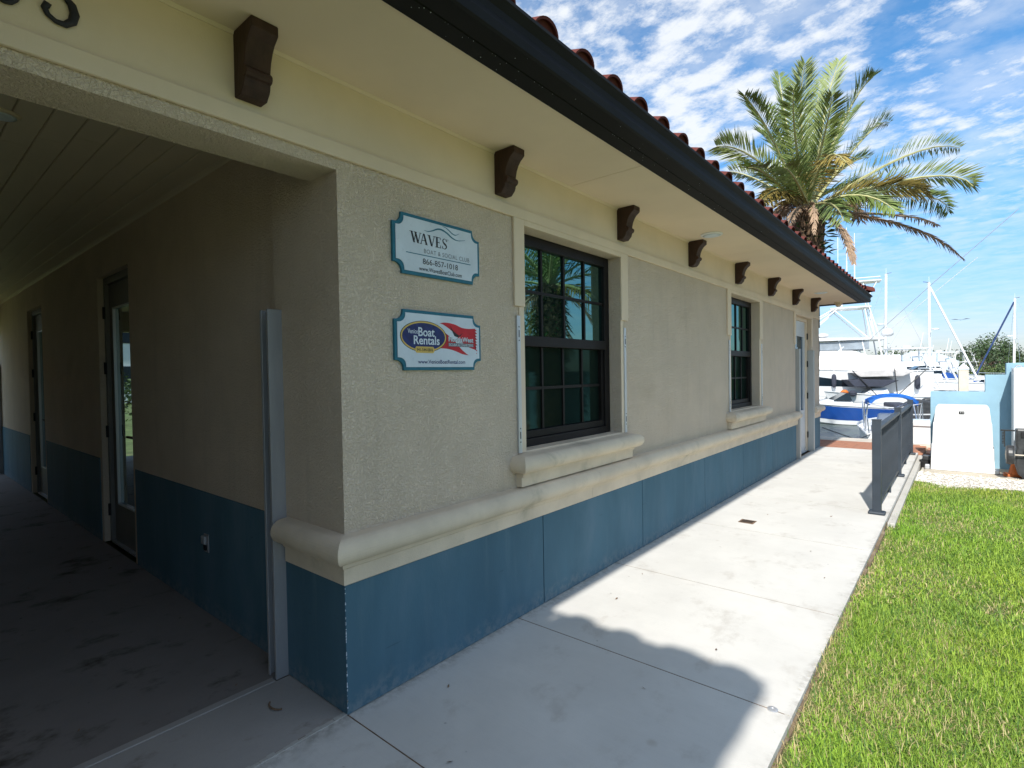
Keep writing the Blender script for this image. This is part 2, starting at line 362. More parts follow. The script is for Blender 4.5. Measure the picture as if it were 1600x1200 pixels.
def empty(name, label, cat, loc=(0, 0, 0), rz=0.0, group=None):
    o = bpy.data.objects.new(name, None); COL.objects.link(o); o.location = loc; o.rotation_euler = (0, 0, rz); o.empty_display_size = .2
    tag(o, label, cat, group); return o
def tag(o, label, cat, group=None):
    o['label'] = label; o['category'] = cat
    if group: o['group'] = group
    return o
def copy_tree(o, parent=None):
    c = o.copy(); COL.objects.link(c); c.parent = parent
    for ch in list(o.children): copy_tree(ch, c)
    return c
XZ = lambda u, v, t: (u, t, v)       # outline in x,z swept along y
YZ = lambda u, v, t: (t, u, v)       # outline in y,z swept along x
XY = lambda u, v, t: (u, v, t)
def arc(cx, cz, r, a0, a1, n): return [(cx+r*math.cos(math.radians(a0+(a1-a0)*i/n)), cz+r*math.sin(math.radians(a0+(a1-a0)*i/n))) for i in range(n+1)]

# =================================================================== SETTING
# ground sheet: land this side of the quay, far land beyond the water
g = MB(); 
g.box(-400, 400, -400, 12.1, -1.6, -.16)
g.build('ground', 'lawnbase', kind='structure')
w = MB(); w.add([(-400, 12.3, -.8), (400, 12.3, -.8), (400, 90, -.8), (-400, 90, -.8)], [(0, 1, 2, 3)])
w.build('water', 'water', kind='structure')
sb = MB(); sb.box(-400, 400, 12.1, 90, -4, -2.2); sb.build('seabed', 'soil', kind='structure')
fs = MB()
xs = np.linspace(-400, 400, 161)
for i in range(160):
    y0 = 62+3*math.sin(xs[i]*.11)+2*math.sin(xs[i]*.31); y1 = 62+3*math.sin(xs[i+1]*.11)+2*math.sin(xs[i+1]*.31)
    fs.add([(xs[i], y0, -.9), (xs[i+1], y1, -.9), (xs[i+1], y1+2, -.45), (xs[i], y0+2, -.45), (xs[i+1], 3000, -.4), (xs[i], 3000, -.4)], [(0, 1, 2, 3), (3, 2, 4, 5)])
fs.build('far_shore', 'lawnbase', kind='structure')

# pavement: slabs between saw-cut joints, on a bed
walk = bpy.data.objects.new('pavement', MB().box(-.02, 1.50, -9, 10.40, -.15, -.0012).mesh('pavement', 'boot')); COL.objects.link(walk); walk['kind'] = 'structure'
JY = [-6.6, -4.2, -2.4, -1.2, -.006, 1.19, 2.40, 3.90, 5.40, 6.90, 8.40, 10.43]
for i in range(len(JY)-1):
    b = MB(); b.box(.0, 1.53, JY[i]+.0035, JY[i+1]-.0035, -.145, 0)
    b.build('slab', 'walk', walk)
# kerb below the railing
MB().box(1.535, 1.60, 5.1, 10.4, -.30, -.035).build('kerb', 'kerb', kind='structure', bevel=.008)

# passage floor
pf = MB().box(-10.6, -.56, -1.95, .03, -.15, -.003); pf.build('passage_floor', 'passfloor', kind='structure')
MB().box(-.515, -.010, -1.95, -.002, -.15, -.002).build('passage_threshold', 'thresh', kind='structure', bevel=.004)
mj = MB()
for k in range(60):
    y = -1.95+k*.0325; mj.box(-.012-random.random()*.012, .001, y, y+.031, -.02, .0015+random.random()*.002)
mj.build('mortar_joint', 'kerb', kind='structure')

# paver apron and quay cap
ap = bpy.data.objects.new('paver_apron', MB().box(-12, 1.62, 10.43, 11.75, -.3, -.075).mesh('paver_apron', 'soil')); COL.objects.link(ap); ap['kind'] = 'structure'
pm = MB().box(-.098, .098, -.048, .048, -.03, .03).mesh('brick', 'paver')
cnt = 0; rest = MB()
for j in range(13):
    for i in range(-60, 9):
        x = i*.2+(.1 if j % 2 else 0); y = 10.482+j*.1
        dzb = random.uniform(-.003, .003)
        if -1.2 < x < 1.6 and cnt < 295:
            o = link('brick', pm, ap, (x, y, -.045+dzb)); o.rotation_euler = (random.uniform(-.01, .01), random.uniform(-.01, .01), 0); cnt += 1
        elif x < 1.6: rest.box(x-.098, x+.098, y-.048, y+.048, -.075, -.015+dzb)
rest.build('brick_field', 'paver', ap, kind='stuff')
a2 = MB(); a2.box(1.62, 30, 10.9, 11.75, -.3, -.06); a2.build('paver_strip', 'paver', kind='structure')
q = MB()
for i in range(-20, 20): q.box(i*3.0+.004, i*3.0+2.996, 11.76, 12.42, -.55, -.02)
q.build('quay', 'quay', kind='structure', bevel=.02)
MB().box(-60, 60, 12.1, 12.3, -2.2, -.56).build('seawall', 'quay', kind='structure')

# lawn surface
def lawn_z(x, y): 
    return -.035 - .075*min(1, max(0, (y-3.5)/4.5)) + .012*math.sin(x*3.1+y*1.3)+.008*math.sin(x*7-y*5.1)
lw = MB(); nx, ny = 60, 90
X = np.concatenate([np.linspace(1.535, 4.5, 40), np.linspace(4.9, 30, nx-40)]); Y = np.concatenate([np.linspace(-12, -.5, 14), np.linspace(-.3, 8.1, ny-14)])
lw.v = [(float(x), float(y), lawn_z(x, y)) for y in Y for x in X]
lw.f = [(j*nx+i, j*nx+i+1, (j+1)*nx+i+1, (j+1)*nx+i) for j in range(ny-1) for i in range(nx-1)]
lw.build('lawn', 'lawnbase', kind='structure', smooth=True, fix=False)
se = MB()
for k in range(60):
    y = -3+k*.135; a_, b_ = random.uniform(.006, .030), 0
    se.box(1.531, 1.531+a_, y, y+.134, -.08, -.018-random.random()*.008)
se.build('soil_edge', 'soil', kind='structure', bevel=.006)
# gravel strip
MB().box(1.62, 30, 8.05, 10.9, -.3, -.125).build('gravel_bed', 'gravelbase', kind='structure')
gv = MB()
for k in range(2600):
    x = 1.6+random.random()**1.3*3.2; y = 7.85+random.random()*1.25; r = random.uniform(.008, .022); z = -.118
    a = random.random()*6; h = r*random.uniform(.5, 1)
    vs = [(x+r*math.cos(a+t)*random.uniform(.8, 1.2), y+r*math.sin(a+t)*random.uniform(.8, 1.2), z) for t in (0, 1.3, 2.5, 3.8, 5)]
    gv.add(vs+[(x+r*.2, y-r*.1, z+h)], [(0, 1, 5), (1, 2, 5), (2, 3, 5), (3, 4, 5), (4, 0, 5)])
gv.build('gravel', 'pebble', kind='stuff', fix=False)

# grass blades (one mass)
def blades(n, xr, yr, hmin, hmax, wid, seed, clump=0):
    r = np.random.default_rng(seed)
    x = r.uniform(*xr, n); y = r.uniform(*yr, n)
    if clump:
        k = r.integers(0, clump, n); cx, cy = r.uniform(*xr, clump), r.uniform(*yr, clump); x = np.maximum(cx[k]+r.normal(0, .022, n), 1.54); y = cy[k]+r.normal(0, .022, n)
    def fld(x, y, s, o): return .5+.25*(np.sin(x*s*1.7+o+1.3*np.sin(y*s*.9))+np.sin(y*s*1.3-o*2+1.1*np.sin(x*s*1.1)))
    bare = fld(x, y, 2.3, 1.0)*.6+fld(x, y, 5.1, 4.0)*.4
    spot = np.exp(-(((x-2.02)/.13)**2+((y-.95)/.10)**2))+np.exp(-(((x-2.45)/.12)**2+((y-.86)/.09)**2))+.7*np.exp(-(((x-2.25)/.07)**2+((y-3.2)/.12)**2))
    edge = np.clip((x-1.535)/.10, 0, 1)
    keep = r.random(n) < np.clip(1.15-bare*.55-spot*.95, .05, 1)*(.25+.75*edge)
    x, y, bare, edge, spot = x[keep], y[keep], bare[keep], edge[keep], spot[keep]; n = len(x)
    z = -.035 - .075*np.clip((y-3.5)/4.5, 0, 1) + .012*np.sin(x*3.1+y*1.3)+.008*np.sin(x*7-y*5.1)
    ln = r.uniform(hmin, hmax, n)*(1-.25*bare); az = r.uniform(0, 2*PI, n); lean = np.where(r.random(n) < .75, r.uniform(.75, 2.0, n), r.uniform(.2, .9, n))
    dx, dy = np.cos(az), np.sin(az); sx, sy = -dy, dx
    w = wid*r.uniform(.6, 1.2, n)
    b0 = np.stack([x-sx*w, y-sy*w, z-.005], 1); b1 = np.stack([x+sx*w, y+sy*w, z-.005], 1)
    hm = ln*.55; m_ = np.stack([x+dx*hm*np.sin(lean*.6), y+dy*hm*np.sin(lean*.6), z+hm*np.cos(lean*.6)], 1)
    m0 = m_-np.stack([sx*w*.8, sy*w*.8, 0*w], 1); m1 = m_+np.stack([sx*w*.8, sy*w*.8, 0*w], 1)
    t = m_+np.stack([dx*ln*.5*np.sin(lean*1.3), dy*ln*.5*np.sin(lean*1.3), ln*.5*np.cos(lean*1.3)], 1)
    V = np.stack([b0, b1, m0, m1, t], 1).reshape(-1, 3)
    base = np.arange(n)[:, None]*5
    T = np.concatenate([base+np.array([0, 1, 3]), base+np.array([0, 3, 2]), base+np.array([2, 3, 4])], 1).reshape(-1, 3)
    me = bpy.data.meshes.new('grass')
    me.vertices.add(len(V)); me.vertices.foreach_set('co', V.astype(np.float32).ravel())
    me.loops.add(len(T)*3); me.loops.foreach_set('vertex_index', T.astype(np.int32).ravel())
    me.polygons.add(len(T)); me.polygons.foreach_set('loop_start', (np.arange(len(T))*3).astype(np.int32))
    me.update()
    gk = r.random(n)
    big = fld(x, y, 1.1, 2.2)
    big2 = fld(x, y, 3.7, 5.0)
    green = np.stack([.20+.15*gk+.16*big*big2, .34+.15*gk+.10*big2, .035+.035*gk+.02*big], 1)
    dark = np.stack([.09+.03*gk, .18+.05*gk, .035+.015*gk], 1)
    straw = np.stack([.55+.12*gk, .45+.1*gk, .22+.08*gk], 1)
    pick = r.random(n); pd = np.clip(.06+.50*(bare-.46)+.5*(1-edge)+.5*spot, .02, .8)
    c = np.where((pick < pd)[:, None], straw, np.where((pick > .74)[:, None], dark, green))
    c = np.repeat(c, 5, 0); c = np.concatenate([c, np.ones((len(c), 1))], 1)
    at = me.attributes.new('tint', 'FLOAT_COLOR', 'POINT'); at.data.foreach_set('color', c.astype(np.float32).ravel())
    me.materials.append(M['grass']); return me
def joinm(name, mes):
    o = None
    bm = bmesh.new()
    for me in mes: bm.from_mesh(me)
    out = bpy.data.meshes.new(name); bm.to_mesh(out); bm.free(); out.materials.append(M['grass']); return out
gm = joinm('grass', [blades(110000, (1.535, 2.9), (-.3, 2.7), .025, .085, .0017, 1), blades(90000, (1.535, 3.1), (2.5, 8.0), .022, .07, .0026, 2), blades(40000, (1.535, 3.0), (-.3, 5), .015, .03, .0025, 5), blades(9000, (1.56, 3.0), (-.2, 4.5), .03, .085, .0022, 7, 260), blades(5000, (1.56, 3.0), (-.2, 3.5), .02, .05, .006, 8, 220), blades(26000, (3.0, 14), (-6, 8.05), .04, .085, .006, 3)])
go = link('grass', gm); go['kind'] = 'stuff'
lf = MB()
for k in range(26):
    if k < 14: x, y, z = random.uniform(-3.2, -.6), random.uniform(-1.7, -.1), .001
    else: x, y, z = random.uniform(.1, 1.45), random.uniform(-.3, 5), .003
    a = random.random()*6; l = random.uniform(.006, .017); w_ = l*.35
    d = Vector((math.cos(a), math.sin(a), 0)); s_ = Vector((-d.y, d.x, 0)); c_ = Vector((x, y, z))
    lf.add([c_-d*l, c_+s_*w_+Vector((0, 0, .004)), c_+d*l+Vector((0, 0, .006)), c_-s_*w_], [(0, 1, 2, 3)])
lf.tube([(-.31+.05*math.cos(a), -.17+.03*math.sin(a), .006) for a in np.linspace(3.6, 6.2, 7)], .004, 5)
lf.build('leaf_litter', 'boot', kind='stuff', fix=False)

# =================================================================== MAIN BUILDING
B = empty('marina_building', 'long cream stucco building with a blue base, brown corbels and a red tile roof', 'building')
us = [-9.5, -1.95, 0, 1.295, 2.533, 5.225, 6.412, 8.50, 9.72, 10.45]
zs_ = [0, .58, 1.016, 2.405, 2.42, 2.81]
def fsolid(u, z):
    if -1.95 < u < 0: return False
    if (1.295 < u < 2.533 or 5.225 < u < 6.412) and 1.016 < z < 2.42: return False
    if 8.50 < u < 9.72 and z < 2.42: return False
    return True
MB().cells('y', us, zs_, fsolid, -.5, 0).build('wall', 'stucco', B)
MB().box(-.585, -.5003, 0, .0296, 0, 2.785).build('wall', 'stucco', B)
MB().box(-.215, -.0005, -1.9495, -.0005, 2.405, 2.81).build('beam', 'stucco', B)
# passage wall with doors
D1, D2 = (-4.03, -3.10), (-7.53, -6.58)
def psolid(u, z): return not ((D1[0] < u < D1[1] or D2[0] < u < D2[1]) and z < 2.45)
MB().cells('x', [-10.2, D2[0], D2[1], D1[0], D1[1], -.5005], [0, 2.45, 2.81], psolid, .03, .25).build('wall', 'stucco', B)
MB().box(-10.2, -9.9, .2505, 10.45, 0, 2.81).build('wall', 'stucco', B)
MB().box(-9.899, -.5005, 10.2, 10.45, 0, 2.81).build('wall', 'stucco', B)
MB().box(-10.2, -.5005, -2.17, -1.95, 0, 2.81).build('wall', 'stucco', B)
MB().box(-10.2, -10.0, -1.9495, .0295, 2.42, 2.81).build('beam', 'stucco', B)
# wing behind the camera
MB().box(.0005, 1.86, -9.5, -2.28, 0, 2.81).build('wing_wall', 'stucco', B)  # unseen wall, run farther out to shade the passage mouth
for (x0, x1) in ((-10.19, D2[0]-.06), (D2[1]+.06, D1[0]-.06), (D1[1]+.06, -.586)):
    MB().box(x0, x1, .024, .0295, 0, .778).build('dado', 'blue', B)
# blue base panels with open joints
JP = [.0, 1.451, 2.871, 4.33, 5.651, 7.023, 8.49]
for i in range(6):
    MB().box(.0005, .010, JP[i]+(.0045 if i else -.010), JP[i+1]-.0045, .004, .5795).build('base_panel', 'blue', B, bevel=.0015)
MB().box(.0005, .010, 9.79, 10.46, .004, .5795).build('base_panel', 'blue', B)
MB().box(-.514, .0, -.010, -.0005, .004, .5795).build('base_panel', 'blue', B)
# smooth frieze, band and trims
MB().box(.0005, .006, -1.95, 10.455, 2.5205, 2.7955).build('frieze', 'smooth', B)
MB().box(.0005, .018, -1.95, 10.462, 2.455, 2.520).build('band', 'smooth', B, bevel=.004)
for (a, b) in ((1.194, 1.2945), (2.5335, 2.646), (5.10, 5.2245), (6.4125, 6.54), (8.39, 8.4995), (9.7205, 9.83)):
    MB().box(.0005, .0165, a, b, 1.917, 2.4545).build('trim_strip', 'smooth', B, bevel=.003)
for (a, b) in ((1.2955, 2.5325), (5.2255, 6.4115), (8.5005, 9.7195)):
    MB().box(.0005, .0165, a, b, 2.4205, 2.4545).build('head_trim', 'smooth', B, bevel=.002)

# ledge moulding (outline: x out of the wall, z)
LP = [(.0005, .5795), (.012, .5795), (.020, .585), (.020, .655), (.030, .662), (.034, .680)] + arc(.034, .7415, .0585, -82, 90, 14) + [(.0005, .803)]
def ledge(y0, y1, name='ledge'): return MB().prism(LP, XZ, y0, y1).build(name, 'trim', B, smooth=False, bevel=.0)
# mitred corner piece: facade run + return run
lg = MB(); n = len(LP)
segs = [(-.50, None), (0, 0), (None, 8.56)]
ring0 = [(-.50, -u, v) for u, v in LP]; ring1 = [(u, -u, v) for u, v in LP]; 
jo = [2.05, 4.48, 6.9]
lg.add(ring0+ring1, [tuple(range(n))]+[(i, (i+1) % n, n+(i+1) % n, n+i) for i in range(n)])
rA = ring1; rB = [(u, 2.0485, v) for u, v in LP]
lg.add(rA+rB, [tuple(range(n, 2*n))]+[(i, (i+1) % n, n+(i+1) % n, n+i) for i in range(n)])
lo = lg.build('ledge', 'trim', B)
for a, b in ((2.0515, 4.48), (4.483, 6.90), (6.903, 8.56), (9.80, 10.455)): ledge(a, b)
lg = MB(); lg.add([(u, 10.4555, v) for u, v in LP]+[(u, 10.45+u, v) for u, v in LP]+[(-.5, 10.45+u, v) for u, v in LP],
      [(i, (i+1) % n, n+(i+1) % n, n+i) for i in range(n)]+[(n+i, n+(i+1) % n, 2*n+(i+1) % n, 2*n+i) for i in range(n)]); lg.build('ledge', 'trim', B)

# soffit panels
SY = [-1.70, -1.236, 1.814, 4.86, 7.91, 11.03]
for i in range(5): MB().box(.0005, .5695, SY[i]+.002, SY[i+1]-.002, 2.796, 2.812).build('soffit_panel', 'soffit', B)
for i in range(4): MB().box(-10.2+i*2.55, -10.2+i*2.55+2.547, 10.4505, 11.03, 2.796, 2.812).build('soffit_panel', 'soffit', B)
cb = MB().prism([(.006, 2.7955), (.006, 2.783), (.011, 2.783), (.018, 2.7955)], XZ, -1.7, 10.455); cb.build('cove_bead', 'smooth', B)
# gutter with fascia, mitred at the far corner
GP = [(.6605, 2.800), (.664, 2.784), (.748, 2.783), (.758, 2.790), (.764, 2.82), (.757, 2.848), (.762, 2.872), (.780, 2.892), (.788, 2.898), (.788, 2.912), (.770, 2.914), (.6605, 2.90)]
FP = [(.5700, 2.787), (.652, 2.787), (.656, 2.794), (.656, 2.90), (.5700, 2.90)]
YE = 11.03-.57
for nm, P_ in (('gutter', GP), ('fascia', FP)):
    n = len(P_); gb = MB()
    r1 = [(u, -1.70, v) for u, v in P_]; r2 = [(u, YE+u, v) for u, v in P_]; r3 = [(-10.2, YE+u, v) for u, v in P_]
    gb.add(r1+r2+r3, [tuple(range(n))]+[(k*n+i, k*n+(i+1) % n, (k+1)*n+(i+1) % n, (k+1)*n+i) for k in range(2) for i in range(n)])
    gb.build(nm, 'gutter', B)
MB().tube([(-.06, 10.50, 2.79), (-.04, 10.55, 2.72), (-.03, 10.51, 2.55), (-.03, 10.50, 2.3)], .04, 8).build('downspout', 'gutter', B, smooth=True)

# corbels
CO = [(0, 0), (.15, 0), (.15, -.036), (.138, -.046), (.120, -.060), (.104, -.082), (.092, -.108), (.085, -.138), (.083, -.152), (.092, -.156), (.100, -.165), (.101, -.178), (.094, -.189), (.082, -.193), (.080, -.205), (.074, -.220), (.058, -.236), (.050, -.2455), (0, -.2455)]
cme = MB().prism([(u+.0065, v) for u, v in CO], XZ, -.05, .05).mesh('corbel', 'brown')
for k, y in enumerate([-.377, 1.083, 2.540, 3.995, 5.445, 6.895, 8.335, 9.75]):
    o = link('corbel', cme, B, (0, y, 2.7955)); bev(o, .003, 1)

# windows: frame > panes, muntins, sashes
def window(y0, y1, z0, z1, cols, ylist=None):
    fr = MB(); xb = -.16
    t = .075
    fr.box(xb, -.098, y0+.001, y0+t, z0+.002, z1-.001); fr.box(xb, -.098, y1-t, y1-.001, z0+.002, z1-.001)
    fr.box(xb, -.098, y0+t, y1-t, z1-t, z1-.001); fr.box(xb, -.092, y0+t, y1-t, z0+.002, z0+.055)
    fo = fr.build('window', 'frame', B, bevel=.004)
    zm = (1.755+1.68)/2
    MB().box(-.155, -.090, y0+t, y1-t, 1.682, 1.752).build('meeting_rail', 'frame', fo, bevel=.004)
    MB().box(-.155, -.112, y0+t, y1-t, z0+.0555, z0+.105).build('sash_rail', 'frame', fo, bevel=.004)
    MB().box(-.155, -.115, y0+t, y0+t+.035, z0+.105, 1.682).build('sash_stile', 'frame', fo); MB().box(-.155, -.115, y1-t-.035, y1-t, z0+.105, 1.682).build('sash_stile', 'frame', fo)
    ya, yb = y0+t, y1-t
    for (zz0, zz1, xp, mt, yy0, yy1) in ((1.752, z1-t, -.125, 'pane_up', ya, yb), (z0+.105, 1.682, -.142, 'pane_low', ya+.035, yb-.035)):
        st = (yy1-yy0)/cols; zc = (zz0+zz1)/2
        for i in range(cols):
            for (pa, pb) in ((zz0, zc), (zc, zz1)):
                MB().box(xp-.006, xp, yy0+i*st+.001, yy0+(i+1)*st-.001, pa+.001, pb-.001).build('pane', mt, fo)
        for i in range(1, cols): MB().box(xp+.0005, xp+.012, yy0+i*st-.010, yy0+i*st+.010, zz0, zz1).build('muntin', 'frame', fo)
        MB().box(xp+.0005, xp+.011, yy0, yy1, zc-.010, zc+.010).build('muntin', 'frame', fo)
    return fo
window(1.295, 2.533, 1.016, 2.42, 4)
window(5.225, 6.412, 1.016, 2.42, 4)
# sills
def sill(yc, hw):
    P_ = [(-.10, .811), (.045, .811), (.045, .868), (.058, .872), (.058, .888), (.068, .895)] + arc(.072, .948, .052, -90, 88, 12) + [(.02, 1.004), (-.10, 1.012)]
    body = [(.0005, .8105), (.045, .8105), (.045, .868), (.058, .872), (.058, .8925), (.0005, .8925)]
    nose = [(.0005, .893), (.068, .895)] + arc(.070, .948, .0525, -88, 88, 12) + [(.02, 1.004), (.0005, 1.008)]
    so = MB().prism(body, XZ, yc-hw+.055, yc+hw-.055).build('sill', 'trim', B)
    # bullnose turns round both ends
    nb = MB(); n = len(nose)
    r = [[(.0005, yc-hw-0*u+(.07-u)*0+ (.12-u), v) for u, v in nose], [(u, yc-hw+(.12-u), v) for u, v in nose], [(u, yc+hw-(.12-u), v) for u, v in nose], [(.0005, yc+hw-(.12-u), v) for u, v in nose]]
    nb.add(sum(r, []), [tuple(range(n)), tuple(range(3*n, 4*n))]+[(k*n+i, k*n+(i+1) % n, (k+1)*n+(i+1) % n, (k+1)*n+i) for k in range(3) for i in range(n)])
    nb.build('bullnose', 'trim', so)
sill(1.915, .775); sill(5.82, .775)
for (a, b) in ((1.296, 2.532), (5.226, 6.411)): MB().box(-.0975, .0004, a, b, 1.004, 1.0175).build('sill_top', 'trim', B)

# storm-panel tracks beside the windows
def track(y0, y1, z0=1.012, z1=1.858):
    t = MB().box(.0005, .014, y0, y1, z0, z1).build('storm_track', 'alu', B, bevel=.002)
    s = MB(); yc = (y0+y1)/2
    for zc in (z1-.11, z0+.11):
        s.box(.0142, .0150, yc-.0035, yc+.0035, zc-.022, zc+.022)
        for d in (-.042, .042): s.lathe([(.0045, .0142), (.0045, .0150)], (0, yc, zc+d), 8, 'x')
    s.build('slot', 'dark', t, kind='stuff')
for a, b in ((1.214, 1.246), (2.575, 2.607), (5.150, 5.180), (6.485, 6.515)): track(a, b)
for a, b in ((1.246, 1.2945), (2.5335, 2.574), (5.181, 5.2245), (6.4125, 6.484)): MB().box(.0005, .006, a, b, 1.012, 1.916).build('jamb_strip', 'smooth', B)

# far door on the facade
def leafdoor(P, name_frame, fm, lm, pm_, u0, u1, z0, z1, dep, g0, g1, hinge_low=True):
    # P(u, t, z): u along wall, t depth into wall
    def pbox(mb, a, b, c, d, e, f):
        q = [P(x, y, z) for x in (a, b) for y in (c, d) for z in (e, f)]
        xs = [k[0] for k in q]; ys = [k[1] for k in q]; zs = [k[2] for k in q]
        return mb.box(min(xs), max(xs), min(ys), max(ys), min(zs), max(zs))
    fr = MB(); ft = .05
    pbox(fr, u0, u0+ft, dep-.03, dep+.06, z0, z1); pbox(fr, u1-ft, u1, dep-.03, dep+.06, z0, z1); pbox(fr, u0+ft, u1-ft, dep-.03, dep+.06, z1-.06, z1)
    door = fr.build('door', fm, B, bevel=.004)
    lf = MB(); a, b, zt, zb = u0+ft+.003, u1-ft-.003, z1-.064, z0+.012
    pbox(lf, a, a+.11, dep, dep+.045, zb, zt); pbox(lf, b-.11, b, dep, dep+.045, zb, zt)
    pbox(lf, a+.11, b-.11, dep, dep+.045, g1, zt); pbox(lf, a+.11, b-.11, dep, dep+.045, zb, g0)
    lf.build('leaf', lm, door)
    pbox(MB(), a+.111, b-.111, dep+.018, dep+.026, g0+.001, g1-.001).build('pane', pm_, door)
    bd = MB()
    for (q, r, s_, t) in ((a+.11, a+.122, g0, g1), (b-.122, b-.11, g0, g1), (a+.122, b-.122, g0, g0+.012), (a+.122, b-.122, g1-.012, g1)): pbox(bd, q, r, dep-.005, dep+.0175, s_, t)
    bd.build('glazing_bead', 'alu' if lm == 'doorgrey' else lm, door)
    hu = u0+ft-.02 if hinge_low else u1-ft+.02
    for hz in (z0+.30, (z0+z1)*.42, (z0+z1)*.66, z1-.32):
        h = MB(); c0 = P(hu, dep-.036, hz); h.tube([(c0[0], c0[1], hz-.055), (c0[0], c0[1], hz+.055)], .012, 8); pbox(h, hu-.02, hu+.022, dep-.034, dep-.0305, hz-.055, hz+.055); h.build('hinge', 'dark', door)
    pbox(MB(), u0+ft, u1-ft, dep-.03, dep+.08, z0-.005, z0+.011).build('door_sill', 'alu', door)
    hd = MB(); lu = b-.05 if hinge_low else a+.05; s = -1 if hinge_low else 1
    p0 = P(lu, dep, 1.02); p1 = P(lu, dep-.05, 1.02); p2 = P(lu+s*.12, dep-.055, 1.02)
    hd.tube([p0, p1, p2], .011, 8); pbox(hd, lu-.028, lu+.028, dep-.006, dep-.0003, .93, 1.06); hd.tube([P(lu, dep, 1.25), P(lu, dep-.02, 1.25)], .028, 10)
    hd.build('handle', 'dark', door, smooth=False)
    return door
leafdoor(lambda u, t, z: (-t, u, z), 'door', 'smooth', 'door', 'pane_far', 8.502, 9.718, 0, 2.418, .09, .75, 2.10, hinge_low=False)
leafdoor(lambda u, t, z: (u, .03+t, z), 'door', 'doorgrey', 'doorgrey', 'pane_door', D1[0]+.002, D1[1]-.002, 0, 2.448, .075, .36, 2.17)
leafdoor(lambda u, t, z: (u, .03+t, z), 'door', 'doorgrey', 'doorgrey', 'pane_door', D2[0]+.002, D2[1]-.002, 0, 2.448, .075, .36, 2.17)
# flood-panel posts
def fpost(x0, x1, y0, y1, z1, m='postg'):
    t = .006; b = MB(); b.box(x0, x1, y1-t, y1, 0, z1); b.box(x0, x0+t, y0, y1-t, 0, z1); b.box(x1-t, x1, y0, y1-t, 0, z1)
    b.box(x0+t, x0+t+.012, y0, y0+t, 0, z1-.001); b.box(x1-t-.012, x1-t, y0, y0+t, 0, z1-.001)
    o = b.build('flood_post', m, B, bevel=.0015)
    return o
fpost(-.60, -.515, -.072, -.0005, 1.84)
fpost(-10.1, -9.98, -.07, .0235, 1.80)
for (a, b) in ((8.58, 8.665), (9.70, 9.785)):
    o = MB().box(-.058, .046, a, b, 0, 1.843).build('flood_post', 'postlit', B, bevel=.004)
# metal sill track across the passage mouth
MB().box(-.559, -.516, -1.95, -1.001, -.10, -.004).build('floor_strip', 'thresh', B)
MB().box(-.559, -.516, -1.0, -.075, -.10, .001)  .build('floor_track', 'thresh', B, bevel=.004)
# passage ceiling planks
pw = .1275
for j in range(16):
    y1 = .027-j*pw; cuts = [-9.99] + sorted(random.uniform(-9.2, -1.0) for _ in range(3)) + [-.2155]
    for a, b in zip(cuts[:-1], cuts[1:]):
        if y1-pw < -1.95: continue
        MB().prism([(y1-.0015, 2.788), (y1-.006, 2.7835), (y1-pw+.006, 2.7835), (y1-pw+.0015, 2.788), (y1-pw+.0015, 2.806), (y1-.0015, 2.806)], YZ, a+.0015, b-.0015).build('ceiling_plank', 'plank', B)
MB().box(-9.99, -.216, -1.949, .029, 2.808, 2.812).build('ceiling_board', 'soffit', B)
MB().prism([(.0295, 2.783), (.0295, 2.755), (.018, 2.762), (.008, 2.783)], YZ, -9.99, -.2155).build('cornice', 'plank', B)
for x in (-9.93,): pass

# roof
TH = math.radians(18.4); ct, st_ = math.cos(TH), math.sin(TH); EX, EZ = .735, 2.945
roof_h = lambda d: EZ+d*math.tan(TH)
R_ = MB(); ye = YE+EX; xc = -4.7; hw = EX-xc; xw = 2*xc-EX
zr = roof_h(hw)-.03; zb = EZ-.03
R_.add([(EX, -9.5, zb), (EX, ye, zb), (xw, ye, zb), (xw, -9.5, zb), (xc, -9.5, zr), (xc, ye-hw, zr)], [(0, 1, 5, 4), (1, 2, 5), (2, 3, 4, 5), (0, 4, 3), (0, 3, 2, 1)])
roof = R_.build('roof', 'mortar', B)
# wing roof behind the camera (hip)
WX, WY = 2.06, -1.70
wl = MB(); wh = 1.9; zw = roof_h(wh)-.03
wl.add([(WX, WY, zb), (-2.0, WY, zb), (-2.0, -9.5, zb), (WX, -9.5, zb), (WX-wh, WY-wh, zw), (-2.0, WY-wh, zw), (WX-wh, -9.5, zw), (-2.0, -9.5, zw)],
       [(0, 4, 5, 1), (0, 3, 6, 4), (4, 6, 7, 5), (0, 1, 2, 3), (1, 5, 7, 2)])
wl.build('roof', 'mortar', B, fix=True)
MB().box(.58, WX-.02, WY-.55, WY-.02, 2.80, 2.915).build('soffit_panel', 'soffit', B)
MB().box(1.8605, WX-.02, -9.5, WY-.551, 2.80, 2.915).build('soffit_panel', 'soffit', B)
def tile_geo():
    prof = []
    for i in range(0, 13):
        a = PI*i/12; prof.append((.15-.092*math.cos(a), .013+.074*math.sin(a)))
    prof = [(0.0, .026), (.022, .014)] + prof + [(.278, .014), (.300, .030)]
    inner = [(u, h-.013) for u, h in prof]
    return prof, inner
TPO, TPI = tile_geo()
def tile_mb(L=.43):
    b = MB(); pts = TPO+TPI[::-1]
    n = len(pts)
    b.add([(0, u-.15, h) for u, h in pts]+[(L, (u-.15)*.93, h*.88) for u, h in pts], [tuple(range(n))[::-1], tuple(range(n, 2*n))]+[(i, (i+1) % n, n+(i+1) % n, n+i) for i in range(n)])
    cap = [(.068, -.005), (.232, -.005)]+[(u, h) for u, h in TPI[2:-2]][::-1]
    b.prism([(u-.15, h) for u, h in cap], lambda u, v, t: (t, u, v), .018, .05)
    return b
tme = tile_mb().mesh('roof_tile', 'tile', smooth=False)
